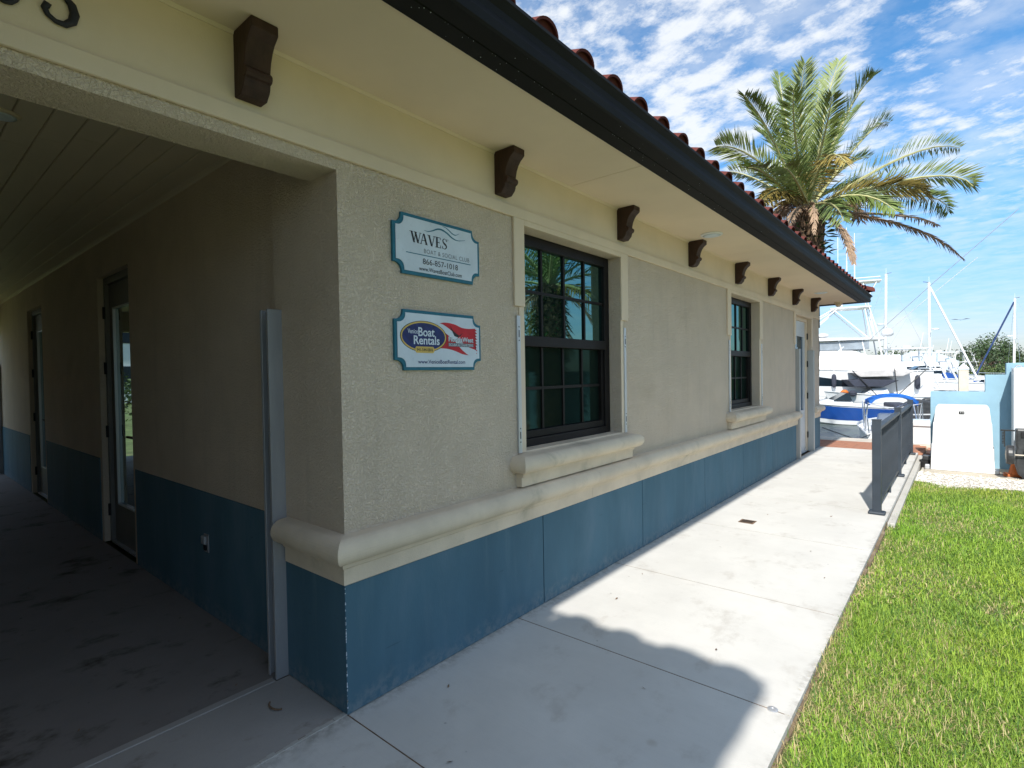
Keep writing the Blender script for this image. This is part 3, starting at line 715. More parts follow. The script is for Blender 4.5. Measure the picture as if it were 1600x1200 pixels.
def tile_matrix(o, up, ac, nm): return Matrix(((up[0], ac[0], nm[0], o[0]), (up[1], ac[1], nm[1], o[1]), (up[2], ac[2], nm[2], o[2]), (0, 0, 0, 1)))
EXPO = .37
tf = MB(); tb = tile_mb()
def put(o, up, ac, nm, single, flat=1.0):
    jx, jr = random.uniform(-.008, .008), random.uniform(-.012, .012)
    up = Vector(up); ac = Vector(ac); nm = Vector(nm)
    a2 = (ac+nm*jr).normalized(); n2 = (nm-ac*jr).normalized()
    m_ = tile_matrix(Vector(o)+ac*jx, up, a2, n2)
    if single:
        ob = link('roof_tile', tme, roof); ob.matrix_local = m_
    else: tf.add([m_ @ Vector((q[0], q[1], q[2]*flat)) for q in tb.v], tb.f)
up, ac, nm = (-ct, 0, st_), (0, -1, 0), (st_, 0, ct)
K = 0
for c in range(0, 14):
    d = c*EXPO
    for k in range(-4, 46):
        y = .60+.2975*(k-1)
        lim = ye-.12-d*ct
        if y > lim: continue
        o = (EX-.032-d*ct, y, EZ-.004+d*st_+.012)
        put(o, up, ac, nm, c < 2 and -1.2 < y)
# far hip face tiles
up2, ac2, nm2 = (0, -ct, st_), (1, 0, 0), (0, st_, ct)
for c in range(0, 8):
    d = c*EXPO
    for k in range(0, 36):
        x = EX-.15-.2975*k
        if x > EX-.15-d*ct or x < xw+.15+d*ct: continue
        put((x, ye+.03-d*ct, EZ-.02+d*st_+.012), up2, ac2, nm2, c < 1 and x > -2)
# wing tiles
up3, ac3, nm3 = (0, -ct, st_), (1, 0, 0), (0, st_, ct)
for c in range(0, 5):
    d = c*EXPO
    for k in range(0, 14):
        x = WX-.13-.2975*k
        if x > WX-.13-d*ct: continue
        put((x, WY+.03-d*ct, EZ+.02+d*st_+.012), up3, ac3, nm3, False, .55)
for c in range(0, 5):
    d = c*EXPO
    for k in range(0, 26):
        y = WY-.15-.2975*k
        if y > WY-.15-d*ct: continue
        put((WX+.03-d*ct, y, EZ-.02+d*st_+.012), up, ac, nm, False)
tf.build('tile_field', 'tile', roof, kind='stuff', fix=False)
# hip ridge tiles
hd_ = Vector((-1, -1, math.tan(TH))).normalized(); side = Vector((1, -1, 0)).normalized(); hn = side.cross(hd_)*-1
if hn.z < 0: hn = -hn
hb = MB(); hp = [(.12*math.cos(PI*i/10), .11*math.sin(PI*i/10)) for i in range(11)]; hq = [(.105*math.cos(PI*i/10), .095*math.sin(PI*i/10)) for i in range(11)][::-1]
pts = hp+hq; n = len(pts)
hb.add([(0, u, h) for u, h in pts]+[(.45, u*.85, h*.85) for u, h in pts], [tuple(range(n)), tuple(range(n, 2*n))]+[(i, (i+1) % n, n+(i+1) % n, n+i) for i in range(n)])
hb.prism([(u*.95, h*.95) for u, h in hq], lambda u, v, t: (t, u, v), .01, .04)
hme = hb.mesh('ridge_tile', 'tile')
for k in range(14):
    o = Vector((EX+.02, ye+.02, EZ+.03))+hd_*(k*.40)
    ob = link('ridge_tile', hme, roof); ob.matrix_local = tile_matrix(o, hd_, side, hn)

# house number on the frieze
def text_mb(body, y0, y1, z0, z1, x, th=.0008, offset=0.0, space=1.0):
    cu = bpy.data.curves.new('t', 'FONT'); cu.body = body; cu.size = 1; cu.offset = offset; cu.space_character = space; cu.fill_mode = 'FRONT'; cu.resolution_u = 4
    ob = bpy.data.objects.new('t', cu); me = bpy.data.meshes.new_from_object(ob)
    v = np.array([q.co[:] for q in me.vertices]); fs = [tuple(p.vertices) for p in me.polygons]
    bpy.data.objects.remove(ob); bpy.data.meshes.remove(me); bpy.data.curves.remove(cu)
    mn, mx = v.min(0), v.max(0); sc = ((y1-y0)/(mx[0]-mn[0]), (z1-z0)/(mx[1]-mn[1]))
    b = MB(); b.add([(x, y0+(q[0]-mn[0])*sc[0], z0+(q[1]-mn[1])*sc[1]) for q in v], fs); return b
def digit(pts, rad, y, z, name, root):
    t = MB(); t.tube([(.016, p[0], p[1]) for p in pts], rad, 8)
    vs = t.v; t.v = [(.0065+(q[0]-.0065)*.75, q[1], q[2]) for q in vs]
    t.build(name, 'ink', root, smooth=True, loc=(0, y, z))
HN = empty('house_number', 'black curled metal house number digits on the frieze above the passage', 'number', (0, -.95, 2.57))
five = [(.032, .145), (-.022, .147), (-.028, .085)]
f5 = [(.030, .148), (-.020, .146), (-.026, .092), (-.012, .098), (.012, .094), (.030, .075), (.036, .050), (.030, .025), (.012, .008), (-.010, .008), (-.028, .020), (-.035, .036), (-.030, .048), (-.021, .044)]
digit(f5, [.006, .008, .006, .006, .009, .012, .013, .012, .010, .008, .008, .009, .011, .009], .016, 0, 'digit', HN)
z3 = [(0+.030*math.sin(2*PI*k/18), .078+.07*math.cos(2*PI*k/18)) for k in range(19)]
digit(z3, [.006+.006*abs(math.sin(2*PI*k/18)) for k in range(19)], -.105, 0, 'digit', HN)

# flakes of missing paint on the corner, dried specks under the gutter lip, a twig
ch = MB()
for k in range(46):
    z = random.choice([random.uniform(.02, .42), random.uniform(.02, .57)]); w_ = random.uniform(.001, .0042); h_ = random.uniform(.002, .010)
    ch.box(.0101, .0109, -.0108, -.0108+w_, z, z+h_); ch.box(.0104-w_*.6, .0108, -.0109, -.0102, z, z+h_*.8)
ch.build('paint_chip', 'signwhite', B, kind='stuff')
sp_ = MB()
for k in range(80):
    y = -.3+4.5*random.random()**1.6; r = random.uniform(.0006, .0022); x = random.choice([.650, .650, random.uniform(.58, .65), random.uniform(.67, .75)])
    z = 2.7868 if x < .66 else 2.7827
    sp_.lathe([(r, 0), (r*.7, -.0012), (.0002, -.0016)], (x, y, z), 6)
sp_.build('dried_speck', 'signwhite', B, kind='stuff')
# signs ---------------------------------------------------------------
def plaque(y0, y1, z0, z1, nx, nz, inset, x0, x1):
    pts = []
    a, b, c, d = y0+inset, y1-inset, z0+inset, z1-inset
    s = .010
    def corner(cy, cz, sy, sz):                     # concave quarter round with small steps
        r1, r2 = nx-s, nz-s
        q = [(cy+sy*0, cz+sz*nz)] + [(cy+sy*(s+r1*math.sin(PI/2*k/6)), cz+sz*(s+r2*math.cos(PI/2*k/6))) for k in range(7)] + [(cy+sy*nx, cz)]
        return q
    pts += corner(a, c, 1, 1) + corner(b, c, -1, 1)[::-1] + corner(b, d, -1, -1) + corner(a, d, 1, -1)[::-1]
    return MB().prism(pts, YZ, x0, x1)
def ribbon(path, wid, x):
    b = MB(); n = len(path); L = []; R = []
    for i, p in enumerate(path):
        q0, q1 = path[max(i-1, 0)], path[min(i+1, n-1)]; t = Vector((q1[0]-q0[0], q1[1]-q0[1])).normalized(); w_ = wid[i] if isinstance(wid, list) else wid
        L.append((x, p[0]-t.y*w_/2, p[1]+t.x*w_/2)); R.append((x, p[0]+t.y*w_/2, p[1]-t.x*w_/2))
    b.add(L+R, [(i, i+1, n+i+1, n+i) for i in range(n-1)]); return b
def smoothp(p, k=6):
    out = []; n = len(p)
    for i in range(n-1):
        a, b, c, d = p[max(i-1, 0)], p[i], p[i+1], p[min(i+2, n-1)]
        for j in range(k):
            t = j/k; out.append(tuple(.5*((2*b[q])+(-a[q]+c[q])*t+(2*a[q]-5*b[q]+4*c[q]-d[q])*t*t+(-a[q]+3*b[q]-3*c[q]+d[q])*t**3) for q in (0, 1)))
    return out+[p[-1]]
X0 = .0335
s1 = empty('sign', 'upper plaque sign with black WAVES lettering on the stucco', 'sign', group='plaque signs by the first window')
plaque(.284, .884, 2.0, 2.297, .053, .052, 0, .0005, .026).build('board', 'teal', s1, bevel=.002)
plaque(.284, .884, 2.0, 2.297, .050, .049, .017, .0262, .032).build('face', 'signwhite', s1)
lt = MB()
def bar(b, x0, z0, x1, z1, w_):
    w_ = w_*1.2+.0006          # slanted stroke of horizontal width w_
    b.add([(X0, x0, z0), (X0, x0+w_, z0), (X0, x1+w_, z1), (X0, x1, z1)], [(0, 1, 2, 3)])
zt, zb_ = 2.214, 2.160; H = zt-zb_
k0 = .003
def ser(b, xc, z, w_): b.add([(X0+.0001, xc-w_/2, z), (X0+.0001, xc+w_/2, z), (X0+.0001, xc+w_/2, z+k0*.8), (X0+.0001, xc-w_/2, z+k0*.8)], [(0, 1, 2, 3)])
# W
x = .386; bar(lt, x+.006, zt, x+.022, zb_, .009); bar(lt, x+.036, zt-.004, x+.024, zb_, .003); bar(lt, x+.030, zt, x+.047, zb_, .009); bar(lt, x+.066, zt, x+.050, zb_, .003)
ser(lt, x+.010, zt-k0, .022); ser(lt, x+.036, zt-k0, .022); ser(lt, x+.068, zt-k0, .016)
# A
x = .448; bar(lt, x+.024, zt, x+.007, zb_, .003); bar(lt, x+.023, zt, x+.041, zb_, .009); lt.add([(X0, x+.014, zb_+H*.33), (X0, x+.036, zb_+H*.33), (X0, x+.036, zb_+H*.39), (X0, x+.014, zb_+H*.39)], [(0, 1, 2, 3)])
ser(lt, x+.008, zb_, .016); ser(lt, x+.045, zb_, .019)
# V
x = .499; bar(lt, x+.006, zt, x+.024, zb_, .009); bar(lt, x+.046, zt, x+.029, zb_, .003); ser(lt, x+.010, zt-k0, .021); ser(lt, x+.047, zt-k0, .016)
# E
x = .553; bar(lt, x+.006, zt, x+.006, zb_, .009)
for z in (zb_, zt-k0): lt.add([(X0, x, z), (X0, x+.036, z), (X0, x+.036, z+k0), (X0, x, z+k0)], [(0, 1, 2, 3)])
lt.add([(X0, x+.01, zb_+H*.48), (X0, x+.028, zb_+H*.48), (X0, x+.028, zb_+H*.54), (X0, x+.01, zb_+H*.54)], [(0, 1, 2, 3)])
bar(lt, x+.033, zt, x+.033, zt-.012, .003); bar(lt, x+.035, zb_, x+.033, zb_+.014, .003); bar(lt, x+.026, zb_+H*.6, x+.026, zb_+H*.42, .002)
# S
x = .598
sp = smoothp([(x+.033, zt-.012), (x+.027, zt-.003), (x+.018, zt-.001), (x+.008, zt-.010), (x+.014, zt-.023), (x+.028, zb_+.022), (x+.033, zb_+.012), (x+.022, zb_+.001), (x+.010, zb_+.003), (x+.004, zb_+.013)])
rb = ribbon(sp, [.0025+.0075*math.exp(-((i/len(sp)-.5)/.2)**2) for i in range(len(sp))], X0); lt.add(rb.v, rb.f)
bar(lt, x+.034, zt, x+.034, zt-.014, .002); bar(lt, x+.003, zb_, x+.003, zb_+.015, .002)
lt.build('lettering', 'ink', s1, fix=False)
ribbon([(x+.045+.0035*math.cos(a*.5), zt-.003+.0035*math.sin(a*.5)) for a in range(14)], .001, X0).build('registered_mark', 'ink', s1, fix=False)
wv = smoothp([(.478, 2.232), (.505, 2.231), (.535, 2.240), (.570, 2.255), (.600, 2.257), (.636, 2.247), (.665, 2.232), (.692, 2.223), (.723, 2.222), (.771, 2.233)])
ribbon(wv, [.0015+.007*math.sin(PI*i/(len(wv)-1))**1.2 for i in range(len(wv))], X0).build('wave_mark', 'teal', s1, fix=False)
wv = smoothp([(.603, 2.277), (.625, 2.274), (.650, 2.264), (.675, 2.251), (.699, 2.248), (.728, 2.261)])
ribbon(wv, [.001+.005*math.sin(PI*i/(len(wv)-1)) for i in range(len(wv))], X0).build('wave_mark', 'teal', s1, fix=False)
text_mb('BOAT & SOCIAL CLUB', .476, .800, 2.117, 2.139, X0, space=1.12).build('lettering', 'inkgrey', s1, fix=False)
MB().box(.0322, X0, .362, .810, 2.1035, 2.1075).build('rule', 'teal', s1)
text_mb('866-857-1018', .467, .712, 2.061, 2.090, X0, offset=.003).build('lettering', 'ink', s1, fix=False)
text_mb('www.WavesBoatClub.com', .441, .740, 2.026, 2.048, X0, offset=.008).build('lettering', 'ink', s1, fix=False)

s2 = empty('sign', 'lower plaque sign with blue oval and red flag on the stucco', 'sign', group='plaque signs by the first window')
plaque(.284, .884, 1.527, 1.826, .053, .050, 0, .0005, .026).build('board', 'teal', s2, bevel=.002)
plaque(.284, .884, 1.527, 1.826, .050, .047, .016, .0262, .032).build('face', 'signwhite', s2)
fl_t = smoothp([(.56, 1.766), (.60, 1.775), (.645, 1.775), (.69, 1.768), (.73, 1.756), (.78, 1.752), (.835, 1.756)]); 
fl_b = smoothp([(.56, 1.640), (.60, 1.640), (.645, 1.636), (.69, 1.626), (.73, 1.614), (.78, 1.608), (.843, 1.612)])
def flagmesh(lo, hi, x, jag=True):
    b = MB(); n = len(fl_t); vt = []; vb = []
    for i in range(n):
        t, bo = fl_t[i], fl_b[i]; u = i/(n-1)
        l, h = lo(u), hi(u); l = max(0, min(1, l)); h = max(0, min(1, h))
        vb.append((x, bo[0]+(t[0]-bo[0])*l, bo[1]+(t[1]-bo[1])*l)); vt.append((x, bo[0]+(t[0]-bo[0])*h, bo[1]+(t[1]-bo[1])*h))
    b.add(vb+vt, [(i, i+1, n+i+1, n+i) for i in range(n-1)])
    return b
fb = flagmesh(lambda u: 0, lambda u: 1, X0-.0009); 
for k in range(9):
    z = 1.614+k*.0158; b_ = .838+(k % 2)*.003; fb.add([(X0-.0009, b_-.004, z), (X0-.0009, b_+.012, z+.003), (X0-.0009, b_-.004, z+.0155)], [(0, 1, 2)])
fb.build('flag', 'red', s2, fix=False)
flagmesh(lambda u: .80-u*.95, lambda u: 1.06-u*.90, X0-.0004).build('flag_stripe', 'signwhite', s2, fix=False)
text_mb('FloridaWest', .6365, .8225, 1.6755, 1.7015, X0+.0001, offset=.035).build('lettering_shadow', 'inkgrey', s2, fix=False)
text_mb('FloridaWest', .634, .820, 1.678, 1.704, X0+.0004, offset=.02).build('lettering', 'signwhite', s2, fix=False)
MB().box(X0-.0003, X0+.0002, .632, .822, 1.652, 1.671).build('name_bar', 'inkgrey', s2)
text_mb('SCUBA & CHARTERS', .637, .817, 1.655, 1.668, X0+.0006).build('lettering', 'signwhite', s2, fix=False)
dv = MB(); dv.add([(X0+.0002, a, b) for a, b in ((.648, 1.768), (.654, 1.752), (.668, 1.735), (.690, 1.722), (.712, 1.712), (.724, 1.718), (.742, 1.730), (.722, 1.710), (.700, 1.702), (.676, 1.708), (.664, 1.728), (.652, 1.745))], [tuple(range(12))])
dv.build('diver_mark', 'ink', s2, fix=False)
el = lambda a, b: [(.467+a*math.cos(2*PI*k/40), 1.696+b*math.sin(2*PI*k/40)) for k in range(40)]
MB().prism(el(.153, .079), YZ, .0322, X0+.0003).build('oval_shadow', 'ink', s2)
MB().prism(el(.149, .0765), YZ, X0+.0003, X0+.0007).build('oval_border', 'gold', s2)
MB().prism(el(.141, .0685), YZ, X0+.0007, X0+.0010).build('oval', 'inknavy', s2)
XT = X0+.0013
text_mb('Venice', .361, .425, 1.709, 1.732, XT, offset=.01).build('lettering', 'signwhite', s2, fix=False)
text_mb('Boat', .428, .536, 1.697, 1.742, XT, offset=.018).build('lettering', 'signwhite', s2, fix=False)
text_mb('Rentals', .398, .569, 1.656, 1.700, XT, offset=.018).build('lettering', 'signwhite', s2, fix=False)
pl_ = [(.407, 1.622), (.414, 1.614), (.525, 1.614), (.532, 1.622), (.532, 1.638), (.525, 1.646), (.414, 1.646), (.407, 1.638)]
MB().prism(pl_, YZ, X0+.0010, X0+.0013).build('phone_plate', 'gold', s2)
text_mb('941-544-0806', .416, .523, 1.622, 1.638, X0+.0016, offset=.012).build('lettering', 'ink', s2, fix=False)
text_mb('www.VeniceBoatRental.com', .423, .754, 1.560, 1.580, X0, offset=.01).build('lettering', 'inknavy', s2, fix=False)
for y in (.300, .866):
    MB().lathe([(.0035, .032), (.0030, .0345)], (0, y, 1.676), 8, 'x').build('screw', 'alu', s2)

for sg_ in (s1, s2): sg_.scale = (.55, 1, 1)
# ceiling fittings -----------------------------------------------------
def disc_light(loc, label, r=.10, m='white', grp=None):
    e = empty('ceiling_light', label, 'light', loc, 0, grp)
    MB().lathe([(r, 0), (r, -.006), (r*.93, -.012), (r*.80, -.013)], n=28).build('rim', m, e, smooth=False)
    MB().lathe([(r*.79, -.0135), (r*.6, -.017), (r*.2, -.0185), (.001, -.0186)], n=24).build('diffuser', 'signwhite', e, smooth=True)
disc_light((.284, 3.82, 2.7955), 'round white flush light on the soffit near the middle corbels', grp='soffit lights')
disc_light((.284, 9.03, 2.7955), 'round white flush light on the soffit by the far door', grp='soffit lights')
disc_light((-1.42, -.90, 2.783), 'round recessed light in the passage ceiling nearest the opening', .075, 'plank', 'passage ceiling lights')
disc_light((-3.1, -.90, 2.783), 'round recessed light deeper in the passage ceiling', .075, 'plank', 'passage ceiling lights')
e = empty('security_camera', 'small cream dome camera under the far corner of the soffit', 'camera', (.283, 10.76, 2.7955))
MB().lathe([(.07, 0), (.07, -.03), (.062, -.034)], n=20).build('base', 'trim', e, smooth=False)
MB().lathe([(.055, -.0345), (.054, -.055), (.042, -.08), (.02, -.093), (.001, -.096)], n=20).build('dome', 'trim', e, smooth=True)
e = empty('wall_outlet', 'grey weatherproof outlet on the dark blue passage wall', 'outlet', (-1.60, .0235, .455))
MB().box(-.036, .036, -.008, 0, -.058, .058).build('plate', 'postg', e, bevel=.004)
MB().box(-.028, .028, -.03, -.0085, -.004, .05).build('cover', 'postg', e, bevel=.008)
MB().box(-.020, .020, -.018, -.0085, -.045, -.008).build('socket', 'dark', e, bevel=.004)
# floor pieces
e = empty('floor_drain', 'small rusty square drain cover in the pavement', 'drain', (.475, 4.20, .0005))
MB().box(-.07, .07, -.065, .065, 0, .003).build('frame', 'boot', e)
d = MB()
for k in range(6): d.box(-.055, .055, -.05+k*.018, -.042+k*.018, .0032, .0045)
d.build('bar', 'dark', e)
tag(MB().lathe([(.022, 0), (.022, .003), (.016, .004), (.008, .0042), (.007, .003), (.001, .003)], (1.453, 1.19, .001), 18).build('survey_disc', 'alu', smooth=False), 'small round metal disc set in the pavement joint', 'disc')

# =================================================================== RAILING
F = empty('railing', 'slate grey metal railing with pickets along the pavement edge', 'railing', (1.435, 5.275, 0))
PY = [0, 2.47, 4.87]; hz = [.975, .955, .945]
for i, (y, h) in enumerate(zip(PY, hz)):
    MB().box(-.038, .038, y-.038, y+.038, .0, h-.012).build('post', 'rail', F, bevel=.004)
    MB().box(-.043, .043, y-.043, y+.043, h-.0118, h).build('post_cap', 'rail', F, bevel=.005)
    MB().box(-.075, .075, y-.06, y+.06, .0, .032).build('base_plate', 'rail', F, bevel=.014)
for i in range(2):
    a, b = PY[i]+.0385, PY[i+1]-.0385; h = hz[i]-.075
    MB().box(-.03, .03, a, b, h-.04, h).build('top_rail', 'rail', F, bevel=.008)
    MB().box(-.016, .016, a, b, .075, .11).build('bottom_rail', 'rail', F, bevel=.003)
    pk = MB().box(-.009, .009, -.009, .009, .1105, h-.0405).mesh('picket', 'rail')
    n = 22
    for k in range(n): link('picket', pk, F, (0, a+(b-a)*(k+.5)/n, 0))
    MB().box(-.02, .02, (a+b)/2-.02, (a+b)/2+.02, 0, .0745).build('foot', 'rail', F)

# =================================================================== BLUE WALL, CABINET, CART, CONE
wl = empty('stepped_wall', 'light blue stepped stucco wall behind the white cabinet', 'wall', (0, 10, 0))
MB().prism([(1.715, -.2), (6.5, -.2), (6.5, 1.545), (2.645, 1.545), (2.645, 1.365), (2.40, 1.365), (2.40, 1.095), (1.715, 1.095)], XZ, 0, .22).build('panel', 'bluewall', wl, bevel=.006)
cb_ = empty('utility_cabinet', 'white tapered utility cabinet in front of the blue wall', 'cabinet', (2.115, 9.35, -.11))
def tier(w0, w1, z0, z1, d0, d1, r=.0):
    pts = [(-w0, z0), (w0, z0)] + ([(w1, z1)] if not r else arc(w1-r, z1-r, r, 8, 90, 5)) + ([(-w1, z1)] if not r else arc(-w1+r, z1-r, r, 90, 172, 5))
    return MB().prism(pts, XZ, d0, d1)
tier(.378, .366, .0, .41, 0, .52).build('base', 'white', cb_, bevel=.008)
tier(.358, .346, .411, .75, .012, .50).build('body', 'white', cb_, bevel=.008)
tier(.340, .315, .751, 1.01, .02, .49, .035).build('lid', 'white', cb_, bevel=.006)
MB().box(-.035, .03, .012, .0195, .885, .925).build('nameplate', 'dark', cb_)
b = MB(); 
for (x0, x1, z0, z1) in ((-.022, -.004, .912, .916), (-.014, -.011, .894, .912), (.012, .015, .894, .916), (.0045, .022, .902, .906)): b.box(x0, x1, .0112, .0118, z0, z1)
b.build('plate_mark', 'white', cb_)
b = MB()
for k in range(3):
    for j in range(6-k): b.box(-.05+j*.022, -.036+j*.022, .0105, .0115, .70-k*.025, .708-k*.025)
b.build('printed_text', 'gelg', cb_, kind='stuff')
for x in (-.42, .40): MB().box(x-.03, x+.03, .0, .10, 0, .07).build('foot', 'alu', cb_, bevel=.01)
MB().box(1.66, 3.6, 9.02, 10.0, -.20, -.112).build('concrete_pad', 'pad', kind='structure', bevel=.01)
# white tall box (refrigerated locker) right
ic = empty('storage_locker', 'tall white riveted locker at the right edge beside the blue wall', 'locker', (2.70, 9.45, -.11))
MB().box(.0, 1.2, 0, .5, .0, 1.58).build('body', 'white', ic, bevel=.012)
MB().box(.0, .035, -.012, -.0005, .0, 1.58).build('edge_strip', 'signwhite', ic)
rv = MB()
for k in range(26): rv.lathe([(.005, -.016), (.004, -.0125)], (.018, 0, .03+k*.06), 6, 'y')
rv.build('rivet', 'alu', ic, kind='stuff')
MB().tube([(.06+.035*math.cos(a), .1, 1.58+.035*math.sin(a)) for a in np.linspace(0, PI, 9)], .010, 6).build('lifting_eye', 'alu', ic)
# cart tipped on its nose
ct_ = empty('dock_cart', 'black plastic dock cart tipped upright on its nose at the right edge', 'cart', (2.90, 9.02, -.115))
tub = MB(); prof = [(-.20, .72), (-.205, .50), (-.19, .45), (-.20, .40), (-.21, .22), (-.18, .08), (-.10, .0), (.35, .0), (.43, .08), (.46, .22), (.45, .72)]
tub.prism(prof, XZ, 0, .22); tub.build('tub', 'rubberg', ct_, bevel=.02)
b = MB()
for k in range(12): b.box(-.10+k*.042, -.085+k*.042, -.014, -.0005, .0, .10)
b.build('rib', 'rubber', ct_)
for (x, z) in ((-.15, .60), (-.13, .33), (-.05, .62)): MB().box(x, x+.05, -.012, -.0005, z, z+.085).build('bracket', 'dark', ct_, bevel=.004)
w_ = MB().lathe([(.07, -.045), (.125, -.042), (.135, -.02), (.135, .02), (.125, .042), (.07, .045)], (-.265, -.05, .36), 22, 'x').build('wheel', 'rubberg', ct_, smooth=False)
MB().lathe([(.02, -.05), (.068, -.047), (.068, .047), (.02, .05)], (-.265, -.05, .36), 16, 'x').build('hub', 'piling', w_)
MB().tube([(-.32, -.05, .36), (.5, -.05, .36)], .009, 8).build('axle', 'piling', ct_)
b = MB(); b.box(-.36, -.21, .02, .06, .685, .705)
for k in range(8): b.box(-.345+.0*k, -.325, .02, .055, .66-k*.022, .672-k*.022)
b.box(-.325, -.312, .02, .06, .46, .684); b.build('grille', 'rubber', ct_)
cn_ = empty('traffic_cone', 'faded orange traffic cone half hidden behind the black cart', 'cone', (2.75, 9.33, -.111))
MB().box(-.17, .17, -.10, .10, 0, .035).build('base', 'orange', cn_, bevel=.01)
MB().lathe([(.125, .0352), (.112, .06), (.055, .33), (.028, .46), (.022, .47)], n=18).build('cone', 'orange', cn_, smooth=False)
hb_ = empty('hose_pot', 'small black round pot at the left foot of the white cabinet', 'pot', (1.66, 9.62, -.125))
MB().lathe([(.06, 0), (.075, .08), (.08, .12), (.07, .122), (.06, .10)], n=16).build('bowl', 'rubber', hb_)
MB().box(-.03, .09, -.06, .06, .123, .20).build('lid', 'rubberg', hb_, bevel=.01)
db = empty('dock_box', 'white fibreglass dock box on the quay behind the railing', 'box', (1.62, 12.1, -.02))
MB().prism([(-.42, 0), (.42, 0), (.45, .36), (-.45, .36)], XZ, -.22, .22).build('body', 'gel', db, bevel=.015)
MB().prism([(-.48, .3605), (.48, .3605), (.48, .40), (.42, .47), (-.42, .47), (-.48, .40)], XZ, -.25, .25).build('lid', 'gel', db, bevel=.015)

# =================================================================== PALMS
def frond(base, mid, tip, m, root, wmax=.50, n=82, droop=0.0, vee=.55, dens=1.0, seed=0, name='frond', roll=None):
    r = random.Random(seed)
    if roll is None: roll = r.uniform(-25, 25)
    cr, sr = math.cos(math.radians(roll)), math.sin(math.radians(roll))
    base, mid, tip = Vector(base), Vector(mid), Vector(tip)
    ctl = mid*2-(base+tip)*.5
    P = lambda t: base*(1-t)**2+ctl*2*t*(1-t)+tip*t*t
    D = lambda t: ((ctl-base)*(1-t)*2+(tip-ctl)*2*t).normalized()
    L = (mid-base).length+(tip-mid).length
    b = MB()
    for i in range(n):
        t = .10+.90*(i+.5)/n
        if r.random() > dens: continue
        q = P(t); T = D(t)
        sd = T.cross(Vector((0, 0, 1)))
        if sd.length < .12: sd = T.cross(Vector((.3, 1, .1)))
        sd.normalize(); N = sd.cross(T).normalized(); sd, N = sd*cr+N*sr, N*cr-sd*sr
        prof = min(1, (t-.02)*5)*(1-max(0, (t-.70)/.30)**1.6*.62)
        fwd = .62+.75*t
        for s in (-1, 1):
            ll = wmax*prof*r.uniform(.82, 1.12)
            v = vee*r.uniform(.4, 1.4)
            d = (T*fwd+sd*s*1.0+N*v).normalized()
            d = (d+Vector((0, 0, -droop*r.uniform(.6, 1.5)))).normalized()
            d = (d+Vector((r.gauss(0, .07), r.gauss(0, .07), r.gauss(0, .07)))).normalized()
            w_ = .0155*r.uniform(.8, 1.2)
            a = d.cross(N); a = a.normalized() if a.length > 1e-4 else sd
            fold = (N*.5-a*.2*s)
            m1 = q+d*ll*.42; e = q+d*ll+Vector((0, 0, -.06*ll*(1+2*droop)))
            b.add([q, m1+a*w_+N*.004, e, m1-a*w_+N*.004], [(0, 1, 2), (0, 2, 3)])
    o = b.build(name, m, root, fix=False)
    pts = [P(k/8) for k in range(9)]
    MB().tube(pts, [.034*(1-k/8)+.006 for k in range(9)], 5).build('rachis', 'rachis' if m not in ('frondd',) else 'frondd', o)
    return o
def palm_trunk(root, h, r0, r1, boots=True, seed=3, low=0.0):
    rr_ = random.Random(seed)
    pts = [(.02*math.sin(k*.9), .02*math.cos(k*.7), h*k/10) for k in range(11)]
    t = MB().tube(pts, [r0+(r1-r0)*k/10+.02*math.sin(k*2.1) for k in range(11)], 14).build('trunk', 'bark', root)
    b = MB(); nrow = int(h*(1-low)/.085)
    for j in range(nrow):
        z = h*low+j*.085; rad = r0+(r1-r0)*z/h
        for k in range(9):
            a = 2*PI*(k+(.5 if j % 2 else 0))/9+j*.13+rr_.uniform(-.1, .1)
            c = Vector((rad*math.cos(a)*.93, rad*math.sin(a)*.93, z)); o = Vector((math.cos(a), math.sin(a), 0)); s = Vector((-o.y, o.x, 0))
            l = rr_.uniform(.10, .17); w_ = .085
            tip = c+o*l*.55+Vector((0, 0, l))
            b.add([c-s*w_, c+s*w_, tip+s*w_*.45, tip-s*w_*.45, c-s*w_+o*.05+Vector((0, 0, -.01)), c+s*w_+o*.05+Vector((0, 0, -.01)), tip+s*w_*.4+o*.02, tip-s*w_*.4+o*.02],
                  [(0, 1, 2, 3), (4, 5, 6, 7), (0, 4, 7, 3), (1, 5, 6, 2), (3, 2, 6, 7), (0, 1, 5, 4)])
    b.build('leaf_boots', 'boot', t, kind='stuff', fix=False)
    return t
PD = 11.6
pc = space_at(1262, 322, PD)
PB = Vector((pc[0], pc[1], 0))
palm = empty('date_palm', 'tall date palm with dead brown lower fronds rising behind the tiled roof', 'palm tree', PB)
ph = float(pc[2])
palm_trunk(palm, ph-.05, .17, .27, low=.62)
def lp(px, py, dd=0.0):
    q = space_at(px, py, PD+dd); return Vector(q)-PB
